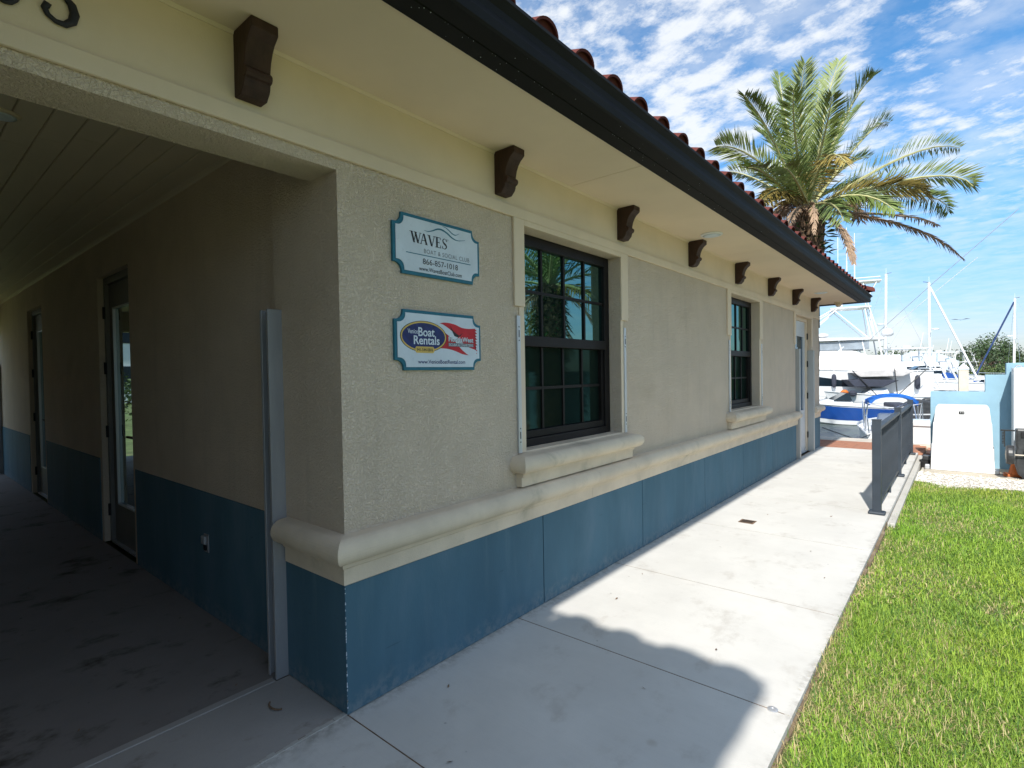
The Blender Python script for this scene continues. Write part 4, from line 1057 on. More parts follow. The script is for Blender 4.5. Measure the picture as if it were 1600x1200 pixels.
FR = [  # tip, mid, material, depth sign, extra
 ((1163, 150), (1206, 215), 'frond', -.9, {}), ((1217, 117), (1229, 195), 'frond', .8, {}), ((1258, 99), (1252, 195), 'frond2', -.7, {}),
 ((1312, 95), (1288, 180), 'frond2', .6, {}), ((1364, 120), (1320, 185), 'frond', -.6, {}), ((1390, 192), (1350, 215), 'frond', 1.0, {'roll': 40}),
 ((1500, 231), (1412, 245), 'frond2', .5, {'n': 78, 'roll': 52}), ((1521, 291), (1440, 277), 'frond2', -.6, {'n': 74, 'roll': 48}), ((1451, 302), (1378, 292), 'frondy', -1.1, {'droop': .4, 'roll': 40}),
 ((1483, 331), (1425, 305), 'frond', .9, {'droop': .3, 'roll': 45}), ((1505, 405), (1410, 352), 'frondd', -.6, {'droop': .25, 'wmax': .26, 'vee': .2}),
 ((1334, 412), (1312, 352), 'frondd', -.9, {'droop': .5, 'wmax': .22, 'vee': .1}), ((1120, 229), (1180, 248), 'frond2', -.8, {'roll': -45}), ((1141, 268), (1192, 285), 'frond2', .9, {'roll': -45}),
 ((1183, 205), (1216, 240), 'frond', 1.2, {}), ((1190, 315), (1222, 296), 'frondy', -.8, {'droop': .7}), ((1465, 352), (1390, 335), 'frondd', .8, {'droop': .5, 'dens': .5, 'wmax': .26}),
 ((1322, 254), (1287, 252), 'frondy', -1.9, {'droop': .6, 'n': 40}), ((1196, 165), (1222, 220), 'frond', 1.5, {}), ((1282, 125), (1272, 215), 'frond', 1.5, {}),
 ((1345, 165), (1306, 222), 'frond', 1.6, {}), ((1240, 140), (1244, 225), 'frond', -1.7, {}), ((1300, 150), (1284, 228), 'frond', -1.6, {}),
 ((1360, 245), (1316, 265), 'frond', 1.7, {}), ((1372, 300), (1322, 290), 'frond', 1.7, {'droop': .2}), ((1345, 345), (1312, 318), 'frondd', 1.5, {'droop': .5}),
 ((1170, 262), (1208, 280), 'frond', -1.6, {}), ((1205, 345), (1232, 312), 'frondd', 1.2, {'droop': .8}), ((1318, 345), (1296, 318), 'frond', -1.5, {'droop': .5, 'n': 40}),
 ((1232, 372), (1240, 330), 'frondd', -1.2, {'droop': .9, 'n': 30, 'wmax': .2}), ((1272, 365), (1272, 325), 'frondd', -1.3, {'droop': .9, 'n': 26, 'wmax': .18}),
 ((1400, 330), (1340, 305), 'frond', -1.2, {'droop': .4}), ((1226, 262), (1244, 282), 'frond', -2.0, {}),
]
for i, (tp, md, mt, dd, kw) in enumerate(FR):
    pb = Vector((random.uniform(-.10, .10), random.uniform(-.10, .10), ph-.08+random.uniform(-.12, .06)))
    frond(pb, lp(*md, dd*.55), lp(*tp, dd*1.25), mt, palm, seed=i, **kw)
fn = MB()
for k in range(70):
    a = random.random()*2*PI; z = ph-random.uniform(.35, 1.1); rad = .32
    c = Vector((rad*math.cos(a), rad*math.sin(a), z)); d = Vector((math.cos(a), math.sin(a), random.uniform(-.3, .8))).normalized(); s = d.cross(Vector((0, 0, 1))).normalized()
    l = random.uniform(.15, .32)
    fn.add([c, c+d*l*.5+s*.04, c+d*l+Vector((0, 0, -.06)), c+d*l*.5-s*.04], [(0, 1, 2, 3)])
fn.build('fern', 'fern', palm, kind='stuff', fix=False)
fz = MB()
for k in range(160):
    a = random.random()*2*PI; z = ph+random.uniform(-.35, .12); rad = random.uniform(.15, .34)
    c = Vector((rad*math.cos(a), rad*math.sin(a), z)); d = Vector((math.cos(a)*.6, math.sin(a)*.6, random.uniform(-1.2, .4))).normalized(); s = d.orthogonal().normalized()
    l = random.uniform(.12, .42); w_ = .010
    fz.add([c-s*w_, c+s*w_, c+d*l], [(0, 1, 2)])
fz.build('dry_skirt', 'frondd', palm, kind='stuff', fix=False)
# palm on the lawn to the right (seen mirrored in the first window)
palm2 = empty('date_palm', 'date palm with a ferny booted trunk mirrored in the upper panes of the first window', 'palm tree', (5.35, 9.35, -.12))
h2 = 3.75
palm_trunk(palm2, h2, .26, .30, low=.0, seed=9)
for i in range(26):
    a = i*2.4; el = math.radians([70, 48, 28, 5, -18, -38][i % 6]); L = random.uniform(1.9, 2.4)
    d = Vector((math.cos(a)*math.cos(el), math.sin(a)*math.cos(el), math.sin(el)))
    tip = Vector((0, 0, h2))+d*L+Vector((0, 0, -.45)); mid = Vector((0, 0, h2))+d*L*.52+Vector((0, 0, .12))
    frond(Vector((0, 0, h2-.05)), mid, tip, ['frond', 'frond2', 'frond', 'frond', 'frondy', 'frondd'][i % 6], palm2, seed=100+i, n=44, droop=.15 if i % 6 < 4 else .5)
fn = MB()
for k in range(420):
    a = random.random()*2*PI; z = random.uniform(1.2, h2-.1); rad = .33
    c = Vector((rad*math.cos(a), rad*math.sin(a), z)); d = Vector((math.cos(a), math.sin(a), random.uniform(-.5, .8))).normalized(); s = d.cross(Vector((0, 0, 1))).normalized()
    l = random.uniform(.10, .26)
    fn.add([c, c+d*l*.5+s*.035, c+d*l+Vector((0, 0, -.04)), c+d*l*.5-s*.035], [(0, 1, 2, 3)])
fn.build('fern', 'fern', palm2, kind='stuff', fix=False)

# =================================================================== TREES
def tree(loc, h, r, label, leaf='leafA', n=1500, ls=.28, seed=1, trunk_h=.35, flat=1.0, name='tree', clumps=14, cat='tree', group=None):
    rr_ = random.Random(seed); root = empty(name, label, cat, loc, 0, group)
    t = MB(); t.tube([(0, 0, 0), (.08*h*.2, .03, h*trunk_h), (.02, .1, h*.72)], [.035*h, .026*h, .012*h], 8)
    cl = []
    for k in range(clumps):
        a = rr_.random()*2*PI; q = math.sqrt(rr_.random()); z = h*(trunk_h*.75+(1-trunk_h*.75)*rr_.random()**.8)
        lim = r*(1.0-.55*max(0, (z/h-.45)/.55)**1.5)
        c = Vector((q*lim*math.cos(a), q*lim*math.sin(a), z)); cl.append((c, r*rr_.uniform(.28, .48)))
        t.tube([(0.03, .03, h*trunk_h*rr_.uniform(.6, 1.2)), c*.6+Vector((0, 0, .1)), c], [.014*h, .009*h, .004*h], 5)
    t.build('trunk', 'bark', root)
    b = MB()
    for i in range(n):
        c, cr = cl[rr_.randrange(len(cl))]
        d = Vector((rr_.gauss(0, 1), rr_.gauss(0, 1), rr_.gauss(0, 1)*flat)).normalized()*cr*rr_.random()**.4
        p = c+d; nr = (d.normalized()+Vector((rr_.gauss(0, .6), rr_.gauss(0, .6), rr_.gauss(.4, .6)))).normalized()
        a = nr.orthogonal().normalized(); a = (a*math.cos(i)+nr.cross(a)*math.sin(i)); e = nr.cross(a); s = ls*rr_.uniform(.6, 1.3)
        b.add([p-a*s*.5, p+e*s*.28, p+a*s*.5, p-e*s*.28], [(0, 1, 2, 3)])
    b.build('crown', leaf, root, fix=False)
    return root
def at(px, d, z=-.5): return ground_at(px, d, z)
tree(at(1503, 64), 4.3, 1.3, 'dark narrow pine at the left end of the tree clump across the water', 'leafB', 900, .30, 2, .3, 1.3, 'pine_tree', 10)
tree(at(1525, 60), 4.1, 2.6, 'leafy mangrove next to the dark pine across the water', 'leafA', 1800, .26, 3, .2, clumps=18)
tree(at(1549, 63), 5.2, 2.3, 'tallest mangrove in the clump across the water', 'leafA', 1800, .26, 4, .25, clumps=18)
tree(at(1572, 61), 4.2, 2.2, 'rounded mangrove behind the mooring line left of the tall mast', 'leafA', 1500, .26, 5, .22, clumps=16)
tree(at(1588, 66), 3.6, 2.4, 'low mangrove at the right end of the clump across the water', 'leafA', 1300, .26, 6, .2, clumps=14)
tree(at(1540, 55.5, -.8), 1.9, 2.6, 'bright green bush at the water edge below the tallest mangrove', 'leafC', 1500, .22, 7, .1, .7, 'bush', 16, 'bush')
tree(at(1515, 56, -.8), 1.6, 1.6, 'small bright bush at the water edge below the dark pine', 'leafC', 900, .22, 8, .1, .7, 'bush', 10, 'bush')
tree(at(1566, 56, -.8), 1.7, 2.0, 'low green bush at the water edge behind the stepped wall', 'leafC', 1000, .22, 18, .1, .7, 'bush', 12, 'bush')
tree(at(1402, 80), 4.2, 4.2, 'broad dark tree behind the second tuna tower boat', 'leafA', 1800, .34, 9, .2, clumps=20)
tree(at(1418, 86), 3.6, 4.5, 'broad tree left of the pale hip roof across the harbour', 'leafA', 1500, .34, 10, .2, clumps=18)
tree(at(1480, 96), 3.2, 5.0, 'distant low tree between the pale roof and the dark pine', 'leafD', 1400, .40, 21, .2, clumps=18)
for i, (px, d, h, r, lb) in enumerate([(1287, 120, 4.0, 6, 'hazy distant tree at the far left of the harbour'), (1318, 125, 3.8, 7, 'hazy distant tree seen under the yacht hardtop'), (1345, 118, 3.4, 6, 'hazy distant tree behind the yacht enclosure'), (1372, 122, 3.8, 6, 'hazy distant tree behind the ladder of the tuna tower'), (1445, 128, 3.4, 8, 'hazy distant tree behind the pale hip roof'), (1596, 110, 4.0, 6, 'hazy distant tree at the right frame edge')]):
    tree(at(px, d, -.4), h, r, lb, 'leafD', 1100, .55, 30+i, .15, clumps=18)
pl3 = empty('palm_tree', 'small distant palm seen under the yacht hardtop', 'palm tree', at(1303, 100, -.4))
MB().tube([(0, 0, 0), (.15, 0, 2.2), (.1, 0, 4.2)], [.2, .16, .14], 7).build('trunk', 'bark', pl3)
fr_ = MB()
for i in range(16):
    a = i*2.4; el = [.9, .4, 0, -.5][i % 4]; d = Vector((math.cos(a)*math.cos(el), math.sin(a)*math.cos(el), math.sin(el)))
    p0 = Vector((.1, 0, 4.2)); p1 = p0+d*.9+Vector((0, 0, .1)); p2 = p0+d*1.6+Vector((0, 0, -.35)); s = d.cross(Vector((0, 0, 1))).normalized()
    fr_.add([p0, p1+s*.2, p2, p1-s*.2], [(0, 1, 2, 3)])
fr_.build('crown', 'leafD', pl3, fix=False)

# =================================================================== BOATS
def station(L, B, t, hs, hb, draft, fine):
    bs = B/2*max(.015, 1-max(0, (t-.38)/.62)**fine)
    zs2 = hs+(hb-hs)*t**1.6
    bc = bs*(.90-.30*max(0, (t-.5)/.5)); zc = .02+.30*max(0, (t-.55)/.45)**2*hb
    kz = -draft*(1-max(0, (t-.72)/.28)**2)+max(0, (t-.86)/.14)**2*hb*.45
    return bs, zs2, bc, zc, kz
class Boat:
    def __init__(s, name, label, cat, loc, head, L, B, hs, hb, draft=.4, fine=2.3, rake=.08, group=None, hullm='gel', deckm='gel', xo=0.0):
        s.xo = xo
        s.root = empty(name, label, cat, loc, math.radians(head), group); s.L, s.B, s.hs, s.hb = L, B, hs, hb; s.par = (L, B, hs, hb, draft, fine); s.rake = rake
        n = 18; h = MB(); rows = []
        for i in range(n):
            t = i/(n-1); bs, z, bc, zc, kz = s.st(t); x = s.x(t)
            xr = lambda zz: x+L*rake*t**3*(zz/hb-1 if hb else 0)
            mid = (bc+(bs-bc)*.45, zc+(z-zc)*.5)
            row = [(xr(z), -bs, z), (xr(mid[1]), -mid[0], mid[1]), (xr(zc), -bc, zc), (xr(kz), 0, kz), (xr(zc), bc, zc), (xr(mid[1]), mid[0], mid[1]), (xr(z), bs, z)]
            rows.append(row)
        vs = sum(rows, []); fs = [(i*7+k, i*7+k+1, (i+1)*7+k+1, (i+1)*7+k) for i in range(n-1) for k in range(6)]+[tuple(range(7))]
        h.add(vs, fs); s.hull = h.build('hull', hullm, s.root, smooth=False)
        d = MB(); vd = []
        for i in range(n):
            t = i/(n-1); bs, z, *_ = s.st(t); vd += [(s.x(t), -bs*.985, z-.03), (s.x(t), bs*.985, z-.03)]
        d.add(vd, [(2*i, 2*i+1, 2*i+3, 2*i+2) for i in range(n-1)]); d.build('deck', deckm, s.root, fix=False)
        rb_ = MB()
        for sg in (-1, 1): rb_.tube([(s.x(i/(n-1)), sg*s.st(i/(n-1))[0]*1.005, s.st(i/(n-1))[1]-.01) for i in range(n)], .028, 5)
        rb_.build('rub_rail', 'gelg', s.root)
    def st(s, t): return station(s.L, s.B, t, s.hs, s.hb, s.par[4], s.par[5])
    def x(s, t): return -s.L/2+s.L*t+s.xo
    def side(s, t0, t1, f0, f1, m, name, off=.012, both=True, n=14):
        for sg in ((-1, 1) if both else (1,)):
            b = MB(); vs = []
            for i in range(n):
                u = i/(n-1); t = t0+(t1-t0)*u; bs, z, bc, zc, kz = s.st(t)
                for f in (f0(u) if callable(f0) else f0, f1(u) if callable(f1) else f1):
                    mz = zc+(z-zc)*.5; my = bc+(bs-bc)*.45
                    zz = zc+(z-zc)*f; yy = (bc+(my-bc)*f*2) if f < .5 else my+(bs-my)*(f-.5)*2
                    vs.append((s.x(t)+s.L*s.rake*t**3*(zz/s.hb-1), sg*(yy+off), zz))
            o = len(b.v); b.v += [tuple(map(float, q)) for q in vs]; b.f += [(o+2*i, o+2*i+1, o+2*i+3, o+2*i+2) for i in range(n-1)]
            b.build(name, m, s.root, fix=False)
    def house(s, prof, w0, w1, m, name, bevel=.05):
        zmin = min(p[1] for p in prof); zmax = max(p[1] for p in prof)
        wf = lambda z: w0+(w1-w0)*(z-zmin)/max(.01, zmax-zmin)
        n = len(prof); b = MB()
        b.add([(x, -wf(z), z) for x, z in prof]+[(x, wf(z), z) for x, z in prof], [tuple(range(n)), tuple(range(n, 2*n))]+[(i, (i+1) % n, n+(i+1) % n, n+i) for i in range(n)])
        o = b.build(name, m, s.root, bevel=bevel); o['wf'] = 0; del o['wf']; return o, wf
    def sidewin(s, prof, wf, m='boatglass', name='window', off=.012):
        for sg in (-1, 1):
            b = MB(); b.add([(x, sg*(wf(z)+off), z) for x, z in prof]+[(x, sg*(wf(z)-.01), z) for x, z in prof], [tuple(range(len(prof)))]+[(i, (i+1) % len(prof), len(prof)+(i+1) % len(prof), len(prof)+i) for i in range(len(prof))])
            b.build(name, m, s.root)
    def top(s, x0, x1, w, z, th=.10, m='gel', name='hardtop', crown=.06):
        b = MB(); nx_, ny_ = 8, 6; vs = []
        for i in range(nx_+1):
            for j in range(ny_+1):
                u, v = i/nx_*2-1, j/ny_*2-1
                k = (1-abs(u)**4*.12); xx = (x0+x1)/2+(x1-x0)/2*u; yy = w*v*k*(1-.25*max(0, abs(u)-.7))
                vs.append((xx, yy, z+th+crown*(1-u*u)*(1-v*v)))
        o = len(vs); vs += [(x, y, z+ .0) for x, y, _ in vs]
        N_ = ny_+1; fs = []
        for i in range(nx_):
            for j in range(ny_):
                a = i*N_+j; fs += [(a, a+1, a+N_+1, a+N_), (o+a, o+a+N_, o+a+N_+1, o+a+1)]
        ring = [i*N_ for i in range(nx_+1)]+[nx_*N_+j for j in range(1, N_)]+[i*N_+ny_ for i in range(nx_-1, -1, -1)]+[j for j in range(ny_-1, 0, -1)]
        fs += [(ring[i], ring[(i+1) % len(ring)], o+ring[(i+1) % len(ring)], o+ring[i]) for i in range(len(ring))]
        b.add(vs, fs); return b.build(name, m, s.root, smooth=False)
    def tubes(s, segs, r, m, name, n=6):
        if name == 'bow_rail':
            b = MB()
            for q in segs: b.tube(q, r, n)
            return b.build(name, m, s.root)
        for q in segs: MB().tube(q, r, n).build(name, m, s.root)
    def sym(s, segs): return [[(x, sg*y, z) for x, y, z in q] for q in segs for sg in (-1, 1)]
    def fenders(s, ts, m='navy'):
        for t in ts:
            bs, z, *_ = s.st(t); x, y = s.x(t), bs+.12
            f = MB().lathe([(.02, -.34), (.09, -.28), (.11, -.15), (.11, .15), (.09, .28), (.02, .34)], (x, y, z-.55), 9).build('fender', m, s.root, smooth=True)
            MB().tube([(x, y, z-.22), (x, y-.10, z+.02)], .012, 4).build('line', 'gelg', f)
    def rails(s, t0, t1, h, m='chrome', n=8, inset=.06):
        seg = []
        for sg in (-1, 1):
            top_ = [(s.x(t0+(t1-t0)*i/n), sg*(s.st(t0+(t1-t0)*i/n)[0]-inset*.5), s.st(t0+(t1-t0)*i/n)[1]+h) for i in range(n+1)]
            seg.append(top_)
            for p in top_: seg.append([p, (p[0], p[1], p[2]-h)])
        return s.tubes(seg, .016, m, 'bow_rail', 5)
    def outboard(s, x, y, z, sc=1.0, m='rubberg', leg=True):
        pr = [(-.30, .06), (-.34, .30), (-.27, .47), (-.05, .55), (.20, .50), (.30, .34), (.28, .10), (.16, .0), (-.18, .0)]
        c = MB().prism([(u*sc, v*sc) for u, v in pr], XZ, -.19*sc, .19*sc).build('outboard', m, s.root, loc=(x, y, z), bevel=.07*sc, seg=3)
        MB().box(-.06*sc, .09*sc, -.05*sc, .05*sc, -.75*sc, .01).build('leg', m, c, bevel=.02)
        MB().box(-.345*sc, .30*sc, -.194*sc, .194*sc, .16*sc, .19*sc).build('stripe', 'gelg', c)
        return c
    def dome(s, x, y, z, r, m='gel', name='radar_dome', k=.6):
        return MB().lathe([(r*.55, 0), (r, r*k*.25), (r*1.02, r*k*.6), (r*.8, r*k*1.0), (r*.3, r*k*1.25), (.001, r*k*1.28)], (x, y, z), 14).build(name, m, s.root, smooth=True)
WZ = -.8
def bl(px, d): return ground_at(px, d, WZ)
# 1 big sport fishing yacht, bow hidden behind the building
b = Boat('fishing_yacht', 'large white sport fishing yacht with a tuna tower and dark hull window', 'yacht', bl(1323, 28.3), 191, 12.5, 3.9, 2.15, 2.75, .6, 2.4, .10, xo=2.9)
b.side(.20, .78, lambda u: .62+.03*u, lambda u: .62+.27*math.sin(PI/2*min(1, u*1.7))**.7, 'boatglass', 'hull_window')
b.side(.0, .97, .02, .05, 'gelg', 'boot_stripe'); b.side(.02, .97, .30, .315, 'gelg', 'hull_line', .014); b.side(.02, .97, .40, .41, 'gelg', 'hull_line', .014)
o_, wf = b.house([(-2.4, 2.1), (4.2, 2.4), (3.0, 2.85), (1.6, 3.05), (-.2, 3.0), (-2.4, 2.55)], 1.55, 1.2, 'gel', 'cabin', .08)
o_, wf = b.house([(-2.2, 2.56), (1.5, 3.0), (1.2, 3.28), (-.2, 3.22), (-.9, 2.95), (-2.2, 2.95)], 1.25, 1.15, 'gel', 'flybridge', .06)
b.sidewin([(-.9, 3.26), (1.9, 3.26), (1.5, 3.66), (-.9, 3.70)], lambda z: 1.18, 'clear', 'enclosure', .004)
b.top(-1.6, 3.9, 1.35, 3.74, .09, crown=.16)
b.tubes(b.sym([[(-1.3, 1.15, 3.75), (-1.6, 1.3, 1.8)], [(-.6, 1.15, 3.75), (-.9, 1.35, 1.9)], [(3.6, 1.15, 3.75), (2.9, 1.2, 2.75)], [(.4, 1.15, 3.75), (.1, 1.25, 2.3)]]), .030, 'pole', 'hardtop_leg')
b.top(-1.05, .75, .75, 5.42, .07, 'gel', 'tower_platform', .02)
b.tubes(b.sym([[(.65, .68, 5.43), (-.85, .95, 3.88)], [(.62, .68, 5.40), (3.2, 1.1, 3.84)], [(.45, .68, 5.40), (2.2, 1.1, 3.84)], [(-.95, .68, 5.42), (-1.35, 1.05, 3.84)], [(-.75, .6, 5.5), (-1.0, .9, 3.84)]]), .023, 'pole', 'tower_leg')
b.tubes(b.sym([[(-.95, .55, 5.45), (-.70, .45, 6.75)], [(.25, .55, 5.45), (-.1, .4, 6.75)], [(-1.3, .45, 6.72), (-.9, .6, 5.9)]]), .019, 'pole', 'tower_leg')
b.top(-1.5, .1, .55, 6.75, .06, 'gel', 'crow_nest', .02)
b.tubes([[(-1.45, -.5, 6.95), (-1.45, .5, 6.95), (0, .5, 6.95), (0, -.5, 6.95)]], .018, 'pole', 'nest_rail')
b.tubes([[(-1.02-k*.03, -.16, 5.35-k*.24), (-1.02-k*.03, .16, 5.35-k*.24)] for k in range(6)], .018, 'pole', 'ladder_rung')
b.tubes(b.sym([[(-1.0, .17, 5.5), (-1.25, .17, 3.8)]]), .02, 'pole', 'ladder_rail')
for (x, y, h, z) in ((.35, -.4, 2.6, 6.8), (-.02, .1, 2.9, 6.8), (-.35, .4, 2.5, 6.8)): b.tubes([[(x, y, z), (x, y, z+h*.4)]], .03, 'pole', 'antenna'); b.tubes([[(x, y, z+h*.4), (x, y, z+h)]], .016, 'pole', 'antenna')
b.dome(1.1, .2, 3.98, .30); b.dome(-1.75, .3, 3.90, .26, k=1.3); b.tubes([[(1.1, .2, 3.85), (1.1, .2, 4.0)]], .12, 'pole', 'dome_mount')
b.tubes([[(-.9, 1.25, 3.7), (-3.3, 2.3, 6.2), (-6.0, 3.2, 8.9)]], .012, 'postg', 'outrigger'); b.tubes([[(-1.6, -1.25, 3.9), (-3.4, -2.2, 5.6), (-6.0, -3.0, 8.0)]], .012, 'postg', 'outrigger')
b.tubes([[(2.4, 2.0, 1.5), (.2, 1.75, 3.4)]], .028, 'chrome', 'gaff_pole'); b.tubes([[(1.7, 2.0, 2.0), (.3, 1.8, 3.0)]], .028, 'chrome', 'gaff_pole')
b.rails(.55, .95, .45); b.fenders((.05, .32, .52), 'canvasdark')
b.tubes([[(b.x(.02), 1.6, 2.15), (b.x(-.06), 2.6, 1.2), (b.x(-.16), 3.6, .9)]], .014, 'gelg', 'dock_line')
# 2 blue runabout
b = Boat('runabout', 'small runabout with a bright blue hull band and white bottom', 'boat', bl(1322, 22.5), 198, 4.6, 2.1, .72, .95, .3, 2.4, .12)
b.side(.02, .985, .22, .90, 'bluegel', 'hull_band')
b.house([(-.2, .72), (1.3, .90), (.8, 1.0), (-.1, 1.0)], .75, .55, 'gel', 'foredeck', .04)
o_, wf = b.house([(-.1, .98), (.55, 1.0), (.10, 1.28), (-.02, 1.28)], .68, .55, 'boatglass', 'windshield', .01)
b.house([(-2.1, .55), (-1.5, .55), (-1.5, .86), (-2.1, .86)], .8, .8, 'canvasdark', 'seat', .05); b.outboard(-2.85, 0, .65, .8)
# 3 deck boat with blue bimini near the quay
b = Boat('deck_boat', 'small white deck boat under a bright blue bimini beside the quay', 'boat', bl(1389, 16.4), 103, 4.0, 1.62, .48, .62, .3, 2.8, .08)
bm_ = MB(); na, nb_ = 9, 5; vs = []
for i in range(na):
    for j in range(nb_):
        u, v = i/(na-1)*2-1, j/(nb_-1)*2-1; vs.append((-.3+.48*v, .60*u, 1.50-.15*abs(u)**2.6-.05*v*v+.03*math.cos(v*6)))
o2 = len(vs); vs += [(x, y*.985, z-.035-.10*abs(y/.60)**6) for x, y, z in vs]
bm_.add(vs, [(i*nb_+j, i*nb_+j+1, (i+1)*nb_+j+1, (i+1)*nb_+j) for i in range(na-1) for j in range(nb_-1)]+[(o2+i*nb_+j, o2+(i+1)*nb_+j, o2+(i+1)*nb_+j+1, o2+i*nb_+j+1) for i in range(na-1) for j in range(nb_-1)]
        + [(j, j+1, o2+j+1, o2+j) for j in range(nb_-1)]+[((na-1)*nb_+j, (na-1)*nb_+j+1, o2+(na-1)*nb_+j+1, o2+(na-1)*nb_+j) for j in range(nb_-1)]+[(i*nb_, (i+1)*nb_, o2+(i+1)*nb_, o2+i*nb_) for i in range(na-1)]+[(i*nb_+nb_-1, (i+1)*nb_+nb_-1, o2+(i+1)*nb_+nb_-1, o2+i*nb_+nb_-1) for i in range(na-1)])
bm_.build('bimini', 'canvasblue', b.root)
b.tubes(b.sym([[(-.3, .68, .5), (-.9, .65, 1.26)], [(-.3, .68, .5), (.3, .65, 1.26)], [(-.8, .70, .48), (-.92, .65, 1.28)], [(-.3, .68, .5), (-.3, .66, 1.28)]]), .016, 'chrome', 'bimini_frame')
b.tubes([[(-.9, -.64, 1.26), (-.3, 0, 1.05), (.3, .64, 1.26)], [(-.9, .64, 1.26), (-.3, 0, 1.05), (.3, -.64, 1.26)]], .011, 'pole', 'strap')
b.house([(.1, .46), (.55, .48), (.5, .86), (.22, .90)], .28, .22, 'gel', 'console', .04)
b.house([(-1.5, .30), (-1.0, .30), (-1.0, .64), (-1.5, .64)], .60, .60, 'canvasgrey', 'seat', .05)
b.outboard(-2.12, .30, .36, .75, 'gel'); MB().box(-2.40, -2.03, .14, .46, .30, .46).build('teal_band', 'teal', b.root, bevel=.03)
for q in ([(-1.9, .74, .45), (-1.95, .78, .85), (-1.45, .76, .95), (-1.25, .74, .48)], [(-1.8, -.74, .45), (-1.8, -.78, .8), (-1.35, -.76, .88), (-1.25, -.74, .48)]): b.tubes([q], .018, 'chrome', 'grab_rail')
b.tubes([[(-1.95, .7, .45), (-2.6, 1.1, .35), (-4.1, 2.0, .80)]], .012, 'rubber', 'mooring_line')
# 4 grey canopy boat
b = Boat('bow_rider', 'white bow rider under a grey canvas canopy with a second dark cover', 'boat', bl(1372, 26), 200, 4.6, 2.2, .95, 1.2, .35, 2.4, .1)
cv = MB(); cv.prism([(-1.25, 2.12), (-.8, 1.90), (.9, 1.88), (1.25, 2.10), (.5, 2.22), (-.3, 2.24)], XZ, -.8, .8); cv.build('canopy', 'canvasgrey', b.root, bevel=.03)
cv = MB(); cv.prism([(-.6, 1.72), (.0, 1.42), (1.2, 1.42), (1.5, 1.75), (.8, 1.78)], XZ, -.98, .98); cv.build('bow_cover', 'canvasdark', b.root, bevel=.03)
b.tubes(b.sym([[(-1.65, 1.0, 2.22), (-.5, 1.05, 1.0)], [(1.3, 1.0, 2.2), (.3, 1.05, 1.0)], [(-.4, 1.0, 2.3), (-.5, 1.05, 1.0)]]), .022, 'rubber', 'canopy_frame')
b.house([(-.3, .95), (.8, 1.05), (.4, 1.35), (-.2, 1.35)], .9, .7, 'gel', 'console', .05)
b.side(.05, .95, .55, .63, 'gelg', 'hull_stripe'); b.outboard(-2.7, .4, .75, .8); b.outboard(-2.7, -.4, .75, .8)
lj = MB()
for (x, z, m_) in ((1.6, 1.12, 'orange'), (1.25, 1.08, 'canvasdark')): MB().lathe([(.06, -.12), (.16, -.06), (.18, .06), (.08, .16)], (x, .85, z), 10).build('life_jacket', m_, b.root)
# 5 skiff with dark outboard right of the railing
b = Boat('skiff', 'white skiff with a large black outboard between railing and stepped wall', 'boat', bl(1580, 16.5), 36, 4.8, 1.9, .62, .8, .3, 2.4, .1)
b.outboard(-2.65, .10, .62, 1.25); b.house([(-.5, .6), (.4, .62), (.3, 1.25), (-.3, 1.25)], .4, .32, 'gel', 'console', .05)
for q in b.sym([[(-2.2, .8, .6), (-2.35, .8, 1.0), (-1.6, .8, 1.05), (-1.5, .8, .6)]]): b.tubes([q], .018, 'chrome', 'grab_rail')
